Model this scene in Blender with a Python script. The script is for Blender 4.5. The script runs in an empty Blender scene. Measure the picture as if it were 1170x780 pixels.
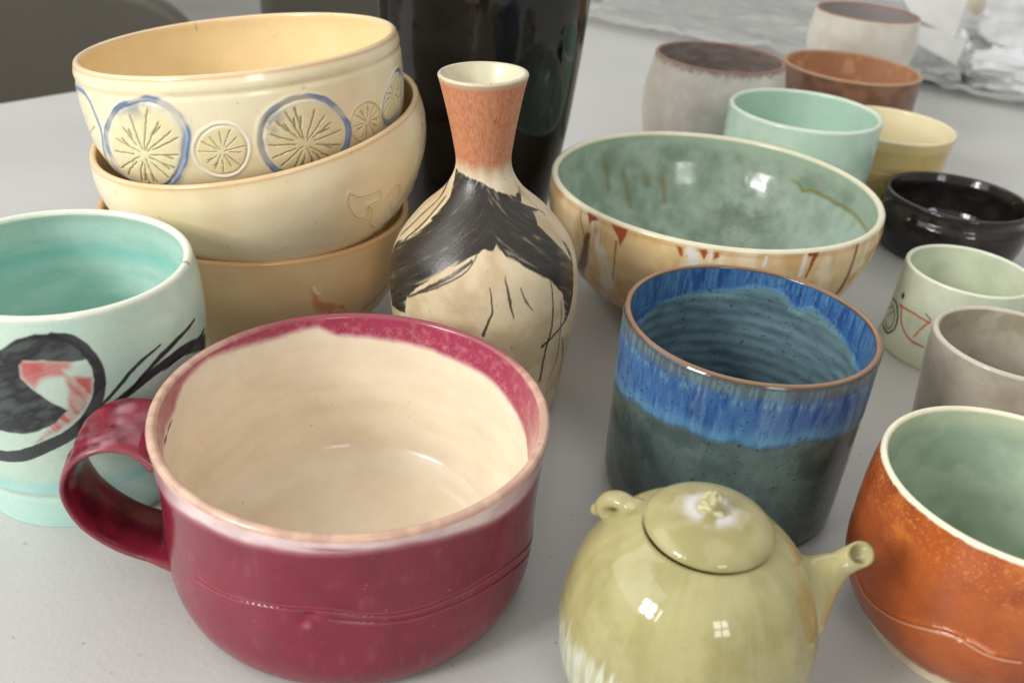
import numpy as np, math
# ---- pots: origin (cm), lean of the axis (deg), outer profile (radius, height), wall, floor height
def nrm(v): return v/np.linalg.norm(v)
def axes(tx,ty):
    n=nrm(np.array([math.tan(math.radians(tx)),math.tan(math.radians(ty)),1.]))
    a=nrm(np.cross([0,1,0],n)); return a,np.cross(n,a),n
POT={}
def pot(name,x,y,outer,wall,floor,z=0.,lean=(0,0),nt=720,ns=(220,10,150),inner=None,lip=None,foot=.5):
    POT[name]=dict(c=np.array([x,y,z]),outer=outer,wall=wall,floor=floor,lean=lean,nt=nt,ns=ns,inner=inner,foot=foot)
pot('burgundy_mug',-5.48,28.68,[(5.9,0),(6.4,.25),(6.78,1.1),(6.88,2.4),(6.88,3.2),(6.9,5.0),(6.98,6.4),(7.08,7.2)],.36,.55,nt=900,
    inner=[(5.0,.62),(5.9,1.15),(6.3,2.3),(6.4,4.2),(6.55,6.2)])
pot('blue_mug',9.9,35.8,[(5.0,0),(5.15,.4),(5.25,3),(5.3,6),(5.32,8.42)],.30,.6,nt=800,ns=(240,10,200))
pot('green_bowl',11.1,53.9,[(3.6,0),(4.2,.5),(6.9,1.6),(8.5,3.4),(9.45,5.6),(9.65,7.0),(9.6,7.75)],.42,.7,nt=800,ns=(200,10,240),
    inner=[(1.5,.75),(3.8,1.15),(6.3,2.4),(8.0,4.1),(8.95,6.0),(9.2,7.3)])
pot('turquoise_cup',-17.9,33.4,[(4.3,0),(4.45,.7),(4.62,1.6),(5.05,4.5),(5.3,7),(5.2,8.9),(5.0,9.8)],.36,1.2,nt=900,ns=(320,10,150))
pot('bicycle_cup',25.7,50.7,[(3.85,0),(3.85,.25),(3.7,1),(3.58,3),(3.52,5.08)],.26,.5,nt=700,ns=(220,8,90))
pot('grey_cup',22.9,39.1,[(3.45,0),(3.25,.7),(3.2,1.6),(3.3,3),(3.5,5.2),(3.55,6.7)],.3,.6,nt=420,ns=(120,8,100))
pot('orange_mug',18.35,27.8,[(3.6,0),(3.6,.4),(4.45,1.25),(4.95,2.5),(5.02,4.2),(4.95,6.0),(4.8,7.1)],.27,.6,nt=800,ns=(240,10,120))
pot('bottle_vase',-1.2,41.6,[(3.6,0),(4.0,2),(4.4,4.5),(4.5,6.5),(4.2,8.3),(3.1,9.9),(1.75,11.2),(1.27,12.2),(1.38,13.5),(1.85,15.8),(1.97,16.25)],.22,.6,lean=(-3.5,0),nt=900,ns=(520,8,100),
    inner=[(3.,.8),(3.6,2),(4.0,4.5),(4.1,6.5),(3.8,8.1),(2.7,9.7),(1.4,11),(.95,12.2),(1.05,13.5),(1.55,15.8)])
pot('black_vase',-3.5,62,[(4.6,0),(5.4,4),(6.05,9),(6.45,14),(6.7,19),(6.8,25),(6.2,30),(4.8,32)],.5,1,nt=300,ns=(120,8,40))
pot('black_bowl',30.8,65.9,[(4.1,0),(4.7,.6),(5.1,2.0),(5.08,2.9),(4.86,3.4),(4.86,3.6),(5.0,4.0)],.4,.5,nt=360,ns=(120,10,90))
pot('mint_bowl',19.5,68.7,[(3.7,0),(4.7,1.5),(5.25,4),(5.4,6.5),(5.4,8.55)],.4,.7,nt=360,ns=(90,10,90))
pot('yellow_cup',28.5,76.1,[(3.7,0),(4.4,1),(4.7,3),(4.85,4.8),(5.05,5.95)],.35,.6,nt=300,ns=(110,8,60))
pot('frosted_cup',15.1,80.9,[(4,0),(5.1,1.5),(5.75,4),(5.8,6.3),(5.5,8),(5.3,9.1)],.32,.7,nt=360,ns=(110,10,60))
pot('brown_bowl',28.3,88.2,[(4,0),(5.2,1.5),(5.9,4),(6.0,6),(6.05,7.5)],.4,.7,nt=360,ns=(90,10,90))
pot('white_cup',32.5,100.6,[(3.5,0),(4.2,2),(5.1,6),(5.3,8.3),(5.0,10.25)],.3,.7,nt=300,ns=(90,10,50))
pot('citrus_bowl',-14.3,46.9,[(3.4,0),(4.5,.25),(6.75,1.3),(7.5,2.75),(7.68,4.4),(7.68,5.8),(7.58,6.4)],.34,.6,z=15.4,lean=(-7.2,1.35),nt=1100,ns=(320,10,100))
pot('middle_bowl',-13.68,47.0,[(3.4,0),(4.2,.3),(6.0,1.4),(7.25,2.8),(8.08,4.5),(8.33,5.9),(8.2,7.1)],.32,.6,z=11.79,lean=(-10.5,-5),nt=900,ns=(260,10,100))
pot('bottom_bowl',-14.07,47.6,[(4,0),(5.6,.9),(7.1,2.6),(7.9,4.8),(7.97,6.95)],.34,.7,nt=700,ns=(200,10,60))
for k in ('citrus_bowl','middle_bowl'):   # given by the middle of the rim: step down the leaning axis to the foot
    P=POT[k]; P['c']=P['c']-axes(*P['lean'])[2]*P['outer'][-1][1]
TEAPOT_C=(6.5,23.3)
pot('teapot_body',6.5,23.3,[(2.5,0),(3.1,.35),(3.85,1.5),(4.17,3.0),(4.12,4.4),(3.7,5.8),(2.9,6.95),(2.1,7.5)],.3,.5,nt=600,ns=(260,8,40))
def spline(pts,n):
    p=np.array(pts,float); p=np.concatenate([[2*p[0]-p[1]],p,[2*p[-1]-p[-2]]]); out=[]
    for i in range(1,len(p)-2):
        p0,p1,p2,p3=p[i-1:i+3]
        # centripetal Catmull-Rom
        t1=np.linalg.norm(p1-p0)**.5; t2=t1+np.linalg.norm(p2-p1)**.5; t3=t2+np.linalg.norm(p3-p2)**.5
        t=np.linspace(t1,t2,40,endpoint=False)[:,None]
        A1=(t1-t)/t1*p0+t/t1*p1; A2=(t2-t)/(t2-t1)*p1+(t-t1)/(t2-t1)*p2; A3=(t3-t)/(t3-t2)*p2+(t-t2)/(t3-t2)*p3
        B1=(t2-t)/t2*A1+t/t2*A2; B2=(t3-t)/(t3-t1)*A2+(t-t1)/(t3-t1)*A3
        out.append((t2-t)/(t2-t1)*B1+(t-t1)/(t2-t1)*B2)
    out=np.concatenate(out+[p[-2:-1]])
    L=np.concatenate([[0],np.cumsum(np.linalg.norm(np.diff(out,axis=0),axis=1))])
    u=np.linspace(0,L[-1],n); return np.stack([np.interp(u,L,out[:,k]) for k in range(out.shape[1])],1)
def profile(name):
    """closed-form profile: points (r,z), side 0 outer / 1 lip / 2 inner"""
    P=POT[name]; no,nl,ni=P['ns']; o=P['outer']; r0=o[0][0]; f=P['foot']
    outer=spline(o,no); under=np.array([(.01,.22),(r0-f-.1,.2),(r0-f,.04),(r0-f+.08,0),(r0-.12,0)])
    top=outer[-1]; w=P['wall']
    d=top-outer[-2]; d/=np.linalg.norm(d); nn=np.array([-d[1],d[0]])
    a=np.linspace(0,np.pi,nl+2)[1:-1]; mid=top+nn*w/2
    lip=mid[None]+(-nn*w/2)[None]*np.cos(a)[:,None]+(d*w/2)[None]*np.sin(a)[:,None]
    iend=top+nn*w
    if P['inner']: pts=P['inner']+[tuple(iend)]
    else:
        fz=P['floor']; zz=np.linspace(fz+1.0,o[-1][1]-.5,6); ro=np.interp(zz,outer[:,1],outer[:,0])-w
        pts=[(ro[0]-1.1,fz+.1),(ro[0]-.35,fz+.38)]+list(zip(ro,zz))+[tuple(iend)]
    inner=spline(pts,ni)[::-1]; fl=[(inner[-1,0]*k,inner[-1,1]-(1-k)*.06) for k in np.linspace(.93,.003,12)]
    inner=np.concatenate([inner,fl])
    pr=np.concatenate([under,outer,lip,inner]); side=np.array([3]*len(under)+[0]*no+[1]*nl+[2]*len(inner))
    return pr,side
DEC={
'burg_in':[(179.8,6.33),(170.2,6.81),(156.0,7.01),(141.2,6.77),(129.8,6.72),(118.6,6.86),(113.2,6.86),(106.4,6.43),(90.0,6.29),(76.8,6.19),(60.4,6.09),(43.2,6.0),(29.8,5.7),(13.0,5.41),(6.0,5.07)],
'burg_out':[(-139.2,6.06),(-128.6,6.41),(-118.6,6.51),(-106.2,6.58),(-95.6,6.65),(-85.8,6.72),(-76.2,6.79),(-66.4,6.86),(-52.6,6.65),(-38.6,6.34),(-23.6,6.2)],
'burg_groove':[(-129.0,3.7),(-116.8,3.83),(-105.4,4.04),(-95.6,4.22),(-86.4,4.29),(-78.8,4.08),(-65.6,3.87),(-50.8,3.9),(-30.8,3.7),(-4.4,2.51)],
'burg_groove2':[(-86.4,3.94),(-78.8,3.76),(-65.6,3.56),(-50.6,3.49),(-30.2,3.17),(-4.4,2.03)],
'burg_dimple':[(-91.8,3.59)],
'burg_floor':[(161.4,1.37),(135.4,1.28),(107.6,1.24),(82.8,1.41),(55.0,1.5)],
'blue_out':[(-161.8,5.27),(-149.6,5.7),(-136.8,5.66),(-125.2,5.87),(-112.8,5.73),(-101.8,5.87),(-92.2,5.77),(-82.8,5.91),(-69.4,6.09),(-51.8,5.94),(-40.0,5.77)],
'blue_in':[(144.8,6.45),(132.4,6.78),(117.0,6.99),(101.2,7.12),(87.0,7.33),(75.8,7.67),(63.6,7.71),(56.2,7.25),(51.4,7.08),(45.8,7.5),(35.4,7.25),(23.4,6.99),(11.0,6.66),(3.8,6.37)],
'g_white':[(-138.8,7.48),(-137.2,6.36),(-134.6,5.62),(-134.0,4.3),(-144.8,1.7)],
'g_brown':[(-141.4,6.46),(-144.6,4.9),(-156.2,2.2),(-146.4,1.77),(-135.6,1.57)],
'g_line':[(-146.4,7.59),(-144.4,6.78),(-143.0,6.36)],
'g_red1':[(-143.0,7.75),(-139.2,7.75),(-137.4,7.64),(-140.2,7.38),(-140.8,7.11)],
'g_red2':[(-132.2,7.75),(-129.8,7.75),(-126.0,7.75),(-126.4,7.32),(-127.8,6.73),(-129.0,7.21),(-130.8,7.48)],
'g_red2b':[(-129.4,6.89),(-129.6,5.77),(-131.6,4.25)],
'g_red3':[(-109.6,7.64),(-107.8,7.59),(-107.2,7.11),(-108.2,7.16)],
'g_white3':[(-105.6,7.64),(-104.6,7.38),(-103.8,7.0)],
'g_red4':[(-103.2,7.7),(-100.6,7.75),(-100.2,7.54),(-100.8,7.16)],
'g_white4':[(-99.2,7.75),(-99.2,7.48),(-99.0,7.16)],
'g_red5':[(-98.2,7.64),(-96.8,7.7),(-96.6,7.43),(-98.0,7.27)],
'g_white5':[(-82.4,7.64),(-83.0,7.16)],
'g_white6':[(-69.4,7.75),(-69.8,7.27),(-70.2,6.62)],
'g_red6':[(-68.0,7.75),(-66.0,7.75),(-66.8,7.32),(-67.8,6.41)],
'g_br7':[(-47.8,7.75),(-48.4,6.89),(-48.0,5.93),(-47.0,4.65)],
'g_white8':[(-40.8,7.7),(-42.0,6.95),(-39.8,5.51),(-34.6,3.82)],
'g_white9':[(-45.4,7.75),(-47.0,7.0),(-47.0,6.09),(-44.8,4.75)],
'gi_drips':[(121.0,5.05),(123.2,3.4),(111.2,4.67),(110.6,4.5),(102.8,4.75),(102.8,3.58),(131.2,5.66),(133.4,4.58)],
'gi_pond':[(43.0,6.16),(39.8,5.84),(36.0,6.07),(31.2,6.11),(22.4,6.11),(11.2,6.16),(-1.2,6.21)],
'gi_dark':[(58.2,3.43)],
'gi_pale':[(67.8,4.54),(52.8,4.84),(91.6,4.63)],
't_fill':[(-92.8,8.74),(-88.2,8.8),(-81.2,9.2),(-74.6,9.38),(-66.4,9.32),(-59.8,8.89),(-56.0,8.3),(-63.0,8.21),(-73.0,8.4),(-80.2,8.4),(-82.2,8.18),(-82.2,7.72),(-79.0,7.25),(-73.6,6.69),(-68.0,6.23),(-73.4,5.67),(-80.8,5.3),(-86.8,5.15),(-93.8,5.21),(-101.4,5.33)],
't_ring':[(-68.6,9.26),(-62.0,9.08),(-57.2,8.52),(-54.6,7.81),(-54.8,7.13),(-57.2,6.35),(-62.6,5.58),(-70.2,4.99),(-80.2,4.5),(-89.8,4.07),(-96.6,3.92),(-104.0,3.88)],
't_red':[(-81.8,8.37),(-73.0,8.4),(-63.8,8.24),(-64.4,7.99),(-66.4,7.96),(-66.2,7.75),(-71.0,7.72),(-75.2,7.62),(-77.8,7.28),(-81.0,7.56),(-82.2,7.9)],
't_red2':[(-66.6,7.72),(-57.2,7.47),(-58.0,6.91),(-61.8,6.2),(-68.0,5.61),(-75.6,5.12),(-83.2,4.69),(-77.4,5.27),(-71.8,5.95),(-68.0,6.23),(-66.0,7.06)],
't_main':[(-63.6,5.3),(-58.0,5.73),(-49.4,6.17),(-36.4,6.75),(-27.6,6.97),(-15.2,7.03),(6.2,6.32)],
't_s2':[(-57.8,5.95),(-48.8,6.75),(-39.4,7.47),(-28.0,7.87)],
't_s3':[(-44.4,6.41),(-36.2,7.0),(-23.6,7.56),(-4.2,7.87)],
't_s4':[(-28.0,6.72),(-17.4,6.88),(6.8,6.85)],
'v_fill':[(-162.4,12.18),(-127.4,12.12),(-91.8,11.92),(-66.8,11.56),(-35.0,11.16),(-8.4,11.3),(-30.6,10.84),(-10.0,10.29),(-17.0,9.39),(-10.2,8.64),(-13.4,7.96),(-18.8,6.69),(-23.0,5.92),(-29.4,5.38),(-32.2,6.96),(-43.8,8.06),(-55.6,8.61),(-64.0,9.04),(-71.8,9.39),(-76.2,9.73),(-79.4,9.47),(-85.8,9.55),(-93.4,9.34),(-100.4,9.07),(-109.4,8.79),(-120.0,8.22),(-127.0,7.76),(-137.2,7.0),(-139.4,6.09),(-159.8,5.72),(-170.8,6.63),(-175.4,7.76),(-171.8,8.61),(-155.2,9.23),(-148.0,9.68),(-142.4,10.49),(-142.0,11.11)],
'v_cut1':[(-163.0,8.96),(-157.8,9.73),(-147.0,10.27),(-140.4,10.18),(-148.0,9.68),(-155.8,9.26)],
'v_cut2':[(-24.4,10.42),(-13.0,10.34),(-10.4,9.73),(-15.6,8.79),(-15.6,8.12),(-21.6,8.87),(-27.2,9.52),(-31.6,10.04)],
'v_s1':[(-82.6,8.12),(-81.6,7.53),(-81.6,7.0),(-84.4,6.46),(-86.8,5.92)],
'v_s2':[(-73.2,8.55),(-71.8,7.8),(-69.2,6.66)],
'v_s3':[(-64.2,7.99),(-61.8,7.43),(-57.0,6.86)],
'v_s4':[(-42.6,7.96),(-42.0,6.89),(-42.8,5.65),(-46.2,4.37),(-46.8,2.74)],
'v_s5':[(-34.4,6.69),(-33.6,5.15),(-33.2,3.51),(-38.6,2.08)],
'v_s6':[(-20.2,6.66),(-27.2,5.68),(-39.6,5.15),(-49.0,4.81)],
'v_s7':[(-30.6,4.68),(-23.6,3.34),(-20.4,1.82)],
'v_s8':[(-94.4,9.15),(-104.0,8.64),(-114.6,8.12),(-135.6,7.03)],
'v_s9':[(-91.0,9.37),(-96.2,8.82),(-107.8,8.25),(-126.6,7.43)],
'v_s10':[(174.4,11.56),(-161.2,10.84),(-162.4,10.01),(-171.0,8.96)],
'v_s11':[(-150.2,10.96),(-148.6,10.13),(-158.6,9.07)],
'c1':[(-112.55,3.38),(20.22,1.15),(1.99,-2.06),(-111.0,3.19)],
'c2':[(-83.39,3.33),(8.98,-0.09),(-2.05,-1.22),(-83.2,3.32)],
'c3':[(-55.23,3.3),(15.91,0.32),(4.09,-1.97),(-56.4,3.16)],
'c4':[(-30.21,3.27),(8.17,-0.48),(-3.11,-0.92),(-30.6,3.35)],
'c5':[(-11.58,3.9),(7.43,-0.32),(-7.2,-1.08),(-11.6,4.05)],
'c0_line':[(-150.6,5.54),(-135.8,5.48),(-132.0,4.78),(-131.4,3.72),(-140.2,2.19),(-143.2,1.66)],
'c0_a':[(-151.2,3.35),(-142.4,4.47)],
'c0_b':[(-150.8,3.24),(-136.2,4.02)],
'c0_c':[(-150.0,3.1),(-139.0,2.99)],
'c0_d':[(-149.6,2.94),(-146.4,2.06)],
'c0_e':[(-151.4,3.55),(-151.6,4.73)],
'k_wheel':[(155.8,2.29),(179.4,2.71),(-171.0,2.26),(-167.4,1.5),(-173.8,0.92),(174.8,0.85),(154.2,1.08),(155.6,1.89),(155.8,2.29)],
'k_w2':[(163.0,2.19),(-179.8,2.29),(-172.6,1.64),(-176.2,1.1),(174.0,1.17),(155.2,1.5),(174.6,2.22)],
'k_dot':[(-172.8,3.4)],
'k_r1':[(-171.8,2.82),(-152.4,2.94),(-135.0,2.87)],
'k_r2':[(-169.4,2.87),(-162.0,2.01),(-148.8,1.47),(-133.4,1.38)],
'k_r3':[(-134.6,2.94),(-140.0,2.4),(-144.6,1.68)],
'k_r4':[(170.0,1.5),(-180.0,2.17)],
'k_b1':[(-141.0,3.26),(-134.6,3.05)],
'm1':[(-48.8,5.34),(-49.8,4.94),(-48.8,4.32),(-45.2,3.65),(-42.0,3.62),(-42.0,4.25)],
'm2':[(-48.4,5.26),(-45.8,4.94),(-41.2,4.77),(-37.0,4.7),(-36.0,4.15),(-40.2,4.22),(-42.2,4.25)],
'm3':[(-42.0,4.25),(-39.6,3.62),(-40.0,3.08),(-29.4,1.85),(-19.6,1.59),(-24.8,2.57),(-30.2,3.62),(-24.8,3.75),(-27.2,4.39),(-31.6,4.35),(-33.8,4.02),(-36.0,4.02)],
'm4':[(-25.0,2.51),(-15.0,1.9),(-19.2,2.65),(-11.6,2.8),(-5.4,2.99),(-6.8,3.56)],
'm5':[(-13.2,2.03),(-9.4,2.42),(-6.2,2.86)],
'b1':[(-57.6,5.69),(-56.4,5.35),(-53.4,4.83),(-49.6,4.49),(-42.4,4.03),(-40.0,3.38),(-54.6,4.07),(-57.6,4.87)],
'b2':[(-56.6,5.61),(-55.8,5.3),(-54.2,5.13)],
'b3':[(-31.0,3.22),(-24.6,3.46),(-18.6,4.03)],
'o_groove':[(-176.4,2.95),(-165.4,2.55),(-152.8,2.67),(-142.2,2.99),(-132.0,3.4),(-122.6,3.62),(-112.4,3.46),(-105.8,3.46),(-100.0,3.53)],
'o_groove2':[(-122.0,3.46),(-118.8,3.72),(-110.2,3.56)],
'te_hl':[(-22.2,5.78),(-176.6,3.73),(-152.6,3.22),(-129.8,4.21),(-87.0,5.24)],
}
WP,WW,WF,WB,EXPO=5,40,8,10,0.17
import bpy, bmesh, random
from mathutils import Vector, Matrix
S=.01
sc=bpy.context.scene; COL=sc.collection
# ------------------------------------------------------------ helpers
def lin(c):
    c=np.asarray(c,float); return np.where(c<=.04045,c/12.92,((c+.055)/1.055)**2.4)
def col(r,g,b): return lin(np.array([r,g,b])/255.)
def ss(a,b,x): t=np.clip((x-a)/(b-a),0,1); return t*t*(3-2*t)
def mix(A,B,m): m=np.asarray(m)[...,None]; return A*(1-m)+B*m
_TAB=np.random.RandomState(7).rand(64*64*64).astype(np.float32)
def vnoise(P,s=0):
    P=np.asarray(P,np.float32)+np.float32(s*7.31)%57; F=np.floor(P); f=(P-F); F=F.astype(np.int32); f=f*f*(3-2*f)
    X0=(F[:,0]&63)<<12; X1=((F[:,0]+1)&63)<<12; Y0=(F[:,1]&63)<<6; Y1=((F[:,1]+1)&63)<<6; Z0=F[:,2]&63; Z1=(F[:,2]+1)&63
    fx,fy,fz=f[:,0],f[:,1],f[:,2]; T=_TAB
    def L(A,B): a=T[A+B+Z0]; return a+(T[A+B+Z1]-a)*fz
    a=L(X0,Y0); a=a+(L(X0,Y1)-a)*fy; b=L(X1,Y0); b=b+(L(X1,Y1)-b)*fy
    return a+(b-a)*fx
def fbm(P,sc=1.,o=4,s=0,st=(1,1,1)):
    P=np.asarray(P)*sc*np.array(st); r=0;a=.5;t=0
    for i in range(o): r=r+a*vnoise(P*2**i+17.3*i,s+i); t+=a; a*=.5
    return r/t
class Surf: pass
def polyd(u,v,pts,w=None):
    """distance to a polyline (and the width there)"""
    d=np.full(u.shape,1e3); ww=np.zeros(u.shape)
    for i in range(len(pts)-1):
        ax,ay=pts[i]; bx,by=pts[i+1]; dx,dy=bx-ax,by-ay; L=dx*dx+dy*dy+1e-12
        t=np.clip(((u-ax)*dx+(v-ay)*dy)/L,0,1); e=np.hypot(u-ax-t*dx,v-ay-t*dy)
        if w is not None:
            wi=w[i]+(w[i+1]-w[i])*t; e2=e-wi; m=e2<d-ww; d=np.where(m,e,d); ww=np.where(m,wi,ww)
        else: d=np.minimum(d,e)
    return d,ww
def inpoly(u,v,pts):
    c=np.zeros(u.shape,bool); n=len(pts)
    for i in range(n):
        x1,y1=pts[i]; x2,y2=pts[(i+1)%n]
        if y1==y2: continue
        c^=((y1>v)!=(y2>v))&(u<(x2-x1)*(v-y1)/(y2-y1)+x1)
    return c
def unwrap(th,inner): return (th-90+180)%360-180+90 if inner else (th+90+180)%360-180-90
class Pot:
    """every vertex of a thrown pot, with its angle, height and side, and a colour to paint"""
    def __init__(s,name,seed=0,wob=.007):
        P=POT[name]; s.P=P; s.name=name; pr,sd=profile(name); nt=P['nt']; s.nt=nt; s.ns=len(pr)
        t=np.linspace(-np.pi,np.pi,nt,endpoint=False)
        T,I=np.meshgrid(t,np.arange(len(pr))); s.T=T.ravel(); s.side=sd[I.ravel()]
        d=np.gradient(pr,axis=0); d/=np.linalg.norm(d,axis=1)[:,None]
        s.r=pr[I.ravel(),0]; s.z=pr[I.ravel(),1]; s.nr=d[I.ravel(),1]; s.nz=-d[I.ravel(),0]
        s.ct,s.st=np.cos(s.T),np.sin(s.T)
        s.R=np.max(pr[:,0]); s.H=np.max(pr[:,1]); s.seed=seed
        s.loc=np.stack([s.r*s.ct,s.r*s.st,s.z],1)
        s.inner=s.side==2; s.out=(s.side==0)|(s.side==3); s.lip=s.side==1
        th=np.degrees(s.T); s.th=np.where(s.inner,unwrap(th,True),unwrap(th,False))
        s.u=np.radians(s.th)*s.R
        s.disp=np.zeros(len(s.r)); s.C=np.zeros((len(s.r),3)); s.wob=wob; s.gl=np.ones(len(s.r))
        s.ring=np.stack([s.ct*3,s.st*3,s.z*0+0],1)
        s.cyl=np.where((s.inner|(s.side==3))[:,None],s.loc,np.stack([s.ct*s.R,s.st*s.R,s.z],1)).astype(np.float32)
    def pts(s,key,inner=False,dz=0):
        return [(math.radians(unwrap(a,inner))*s.R,b+dz) for a,b in DEC[key]]
    def wobble(s,amp,sc=2.,seed=5):
        return s.u+amp*(fbm(s.cyl,sc,3,seed)-.5),s.z+amp*(fbm(s.cyl,sc,3,seed+9)-.5)
    def poly(s,key,soft=.05,amp=.0,sc=2.,m=None):
        p=s.pts(key); u,v=s.wobble(amp,sc) if amp else (s.u,s.z)
        sel=s.out&(u>min(q[0] for q in p)-.5)&(u<max(q[0] for q in p)+.5)&(v>min(q[1] for q in p)-.5)&(v<max(q[1] for q in p)+.5)
        r=np.zeros(len(u)); 
        if sel.any():
            uu,vv=u[sel],v[sel]; d,_=polyd(uu,vv,p+p[:1]); d=np.where(inpoly(uu,vv,p),d,-d); r[sel]=ss(-soft,soft,d)
        return r
    def line(s,key,w0,w1=None,soft=.03,amp=0.,sc=3.,closed=False,wm=None,pp=None):
        p=pp if pp is not None else s.pts(key)
        if len(p)>2: p=[tuple(q) for q in spline(p,len(p)*5)]
        n=len(p); k=np.linspace(0,1,n); w1=w0 if w1 is None else w1
        w=np.interp(k,[0,.5,1],[w0,wm if wm is not None else (w0+w1)/2,w1])
        u,v=s.wobble(amp,sc) if amp else (s.u,s.z); mw=max(w)+.3
        sel=s.out&(u>min(q[0] for q in p)-mw)&(u<max(q[0] for q in p)+mw)&(v>min(q[1] for q in p)-mw)&(v<max(q[1] for q in p)+mw)
        r=np.zeros(len(u))
        if sel.any():
            d,ww=polyd(u[sel],v[sel],p,w); r[sel]=1-ss(-soft,soft,d-ww)
        return r
    def curve(s,key,inner=False):
        p=sorted((unwrap(a,inner),b) for a,b in DEC[key]); th=s.th
        return np.interp(th,[q[0] for q in p],[q[1] for q in p])
    def paint(s,c,m): s.C=mix(s.C,np.asarray(c),m)
    def build(s,mat,parent=None,objname=None,origin=None):
        w=s.wob*(fbm(s.ring,.35,2,s.seed+50)-.5)*2
        w2=.03*(fbm(np.stack([s.ct*2,s.st*2,s.z*.8],1),.6,2,s.seed+70)-.5)
        r=s.r*(1+w*ss(0,2,s.z))+s.nr*(s.disp+w2*(s.r>.5)); z=s.z+s.nz*s.disp+ .06*(s.z>s.H*.5)*ss(s.H*.6,s.H,s.z)*(fbm(s.ring,.3,2,s.seed+3)-.5)
        a,b,n=axes(*s.P['lean'])
        X=(r*s.ct)[:,None]*a+(r*s.st)[:,None]*b+z[:,None]*n
        me=bpy.data.meshes.new(s.name); N=s.ns; M=s.nt
        i=np.arange(N-1)[:,None]*M; j=np.arange(M)[None]; j2=(j+1)%M
        F=np.stack([i+j,i+j2,i+M+j2,i+M+j],-1).reshape(-1,4)
        caps=[list(range(M))[::-1],[ (N-1)*M+k for k in range(M)]]
        nf=len(F)+2; me.vertices.add(len(X)); me.vertices.foreach_set('co',(X*S).ravel())
        loops=np.concatenate([F.ravel(),np.array(caps).ravel()]); me.loops.add(len(loops)); me.loops.foreach_set('vertex_index',loops)
        st=np.concatenate([np.arange(len(F))*4,[len(F)*4,len(F)*4+M]]); me.polygons.add(nf)
        me.polygons.foreach_set('loop_start',st.astype(np.int32))
        me.update(calc_edges=True); me.validate()
        me.polygons.foreach_set('use_smooth',[True]*len(me.polygons))
        at=me.color_attributes.new('glaze_colour','FLOAT_COLOR','POINT')
        at.data.foreach_set('color',np.concatenate([np.clip(s.C,0,1),s.gl[:,None]],1).ravel().astype(np.float32))
        me.materials.append(mat)
        o=bpy.data.objects.new(objname or s.name,me); COL.objects.link(o)
        if parent: o.parent=parent
        else: o.location=Vector(s.P['c'])*S
        return o
def tag(o,label,cat,group=None,kind=None):
    if label: o['label']=label
    if cat: o['category']=cat
    if group: o['group']=group
    if kind: o['kind']=kind
    return o
def node(nt,t,**k):
    n=nt.nodes.new(t)
    for a,b in k.items(): setattr(n,a,b)
    return n
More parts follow.
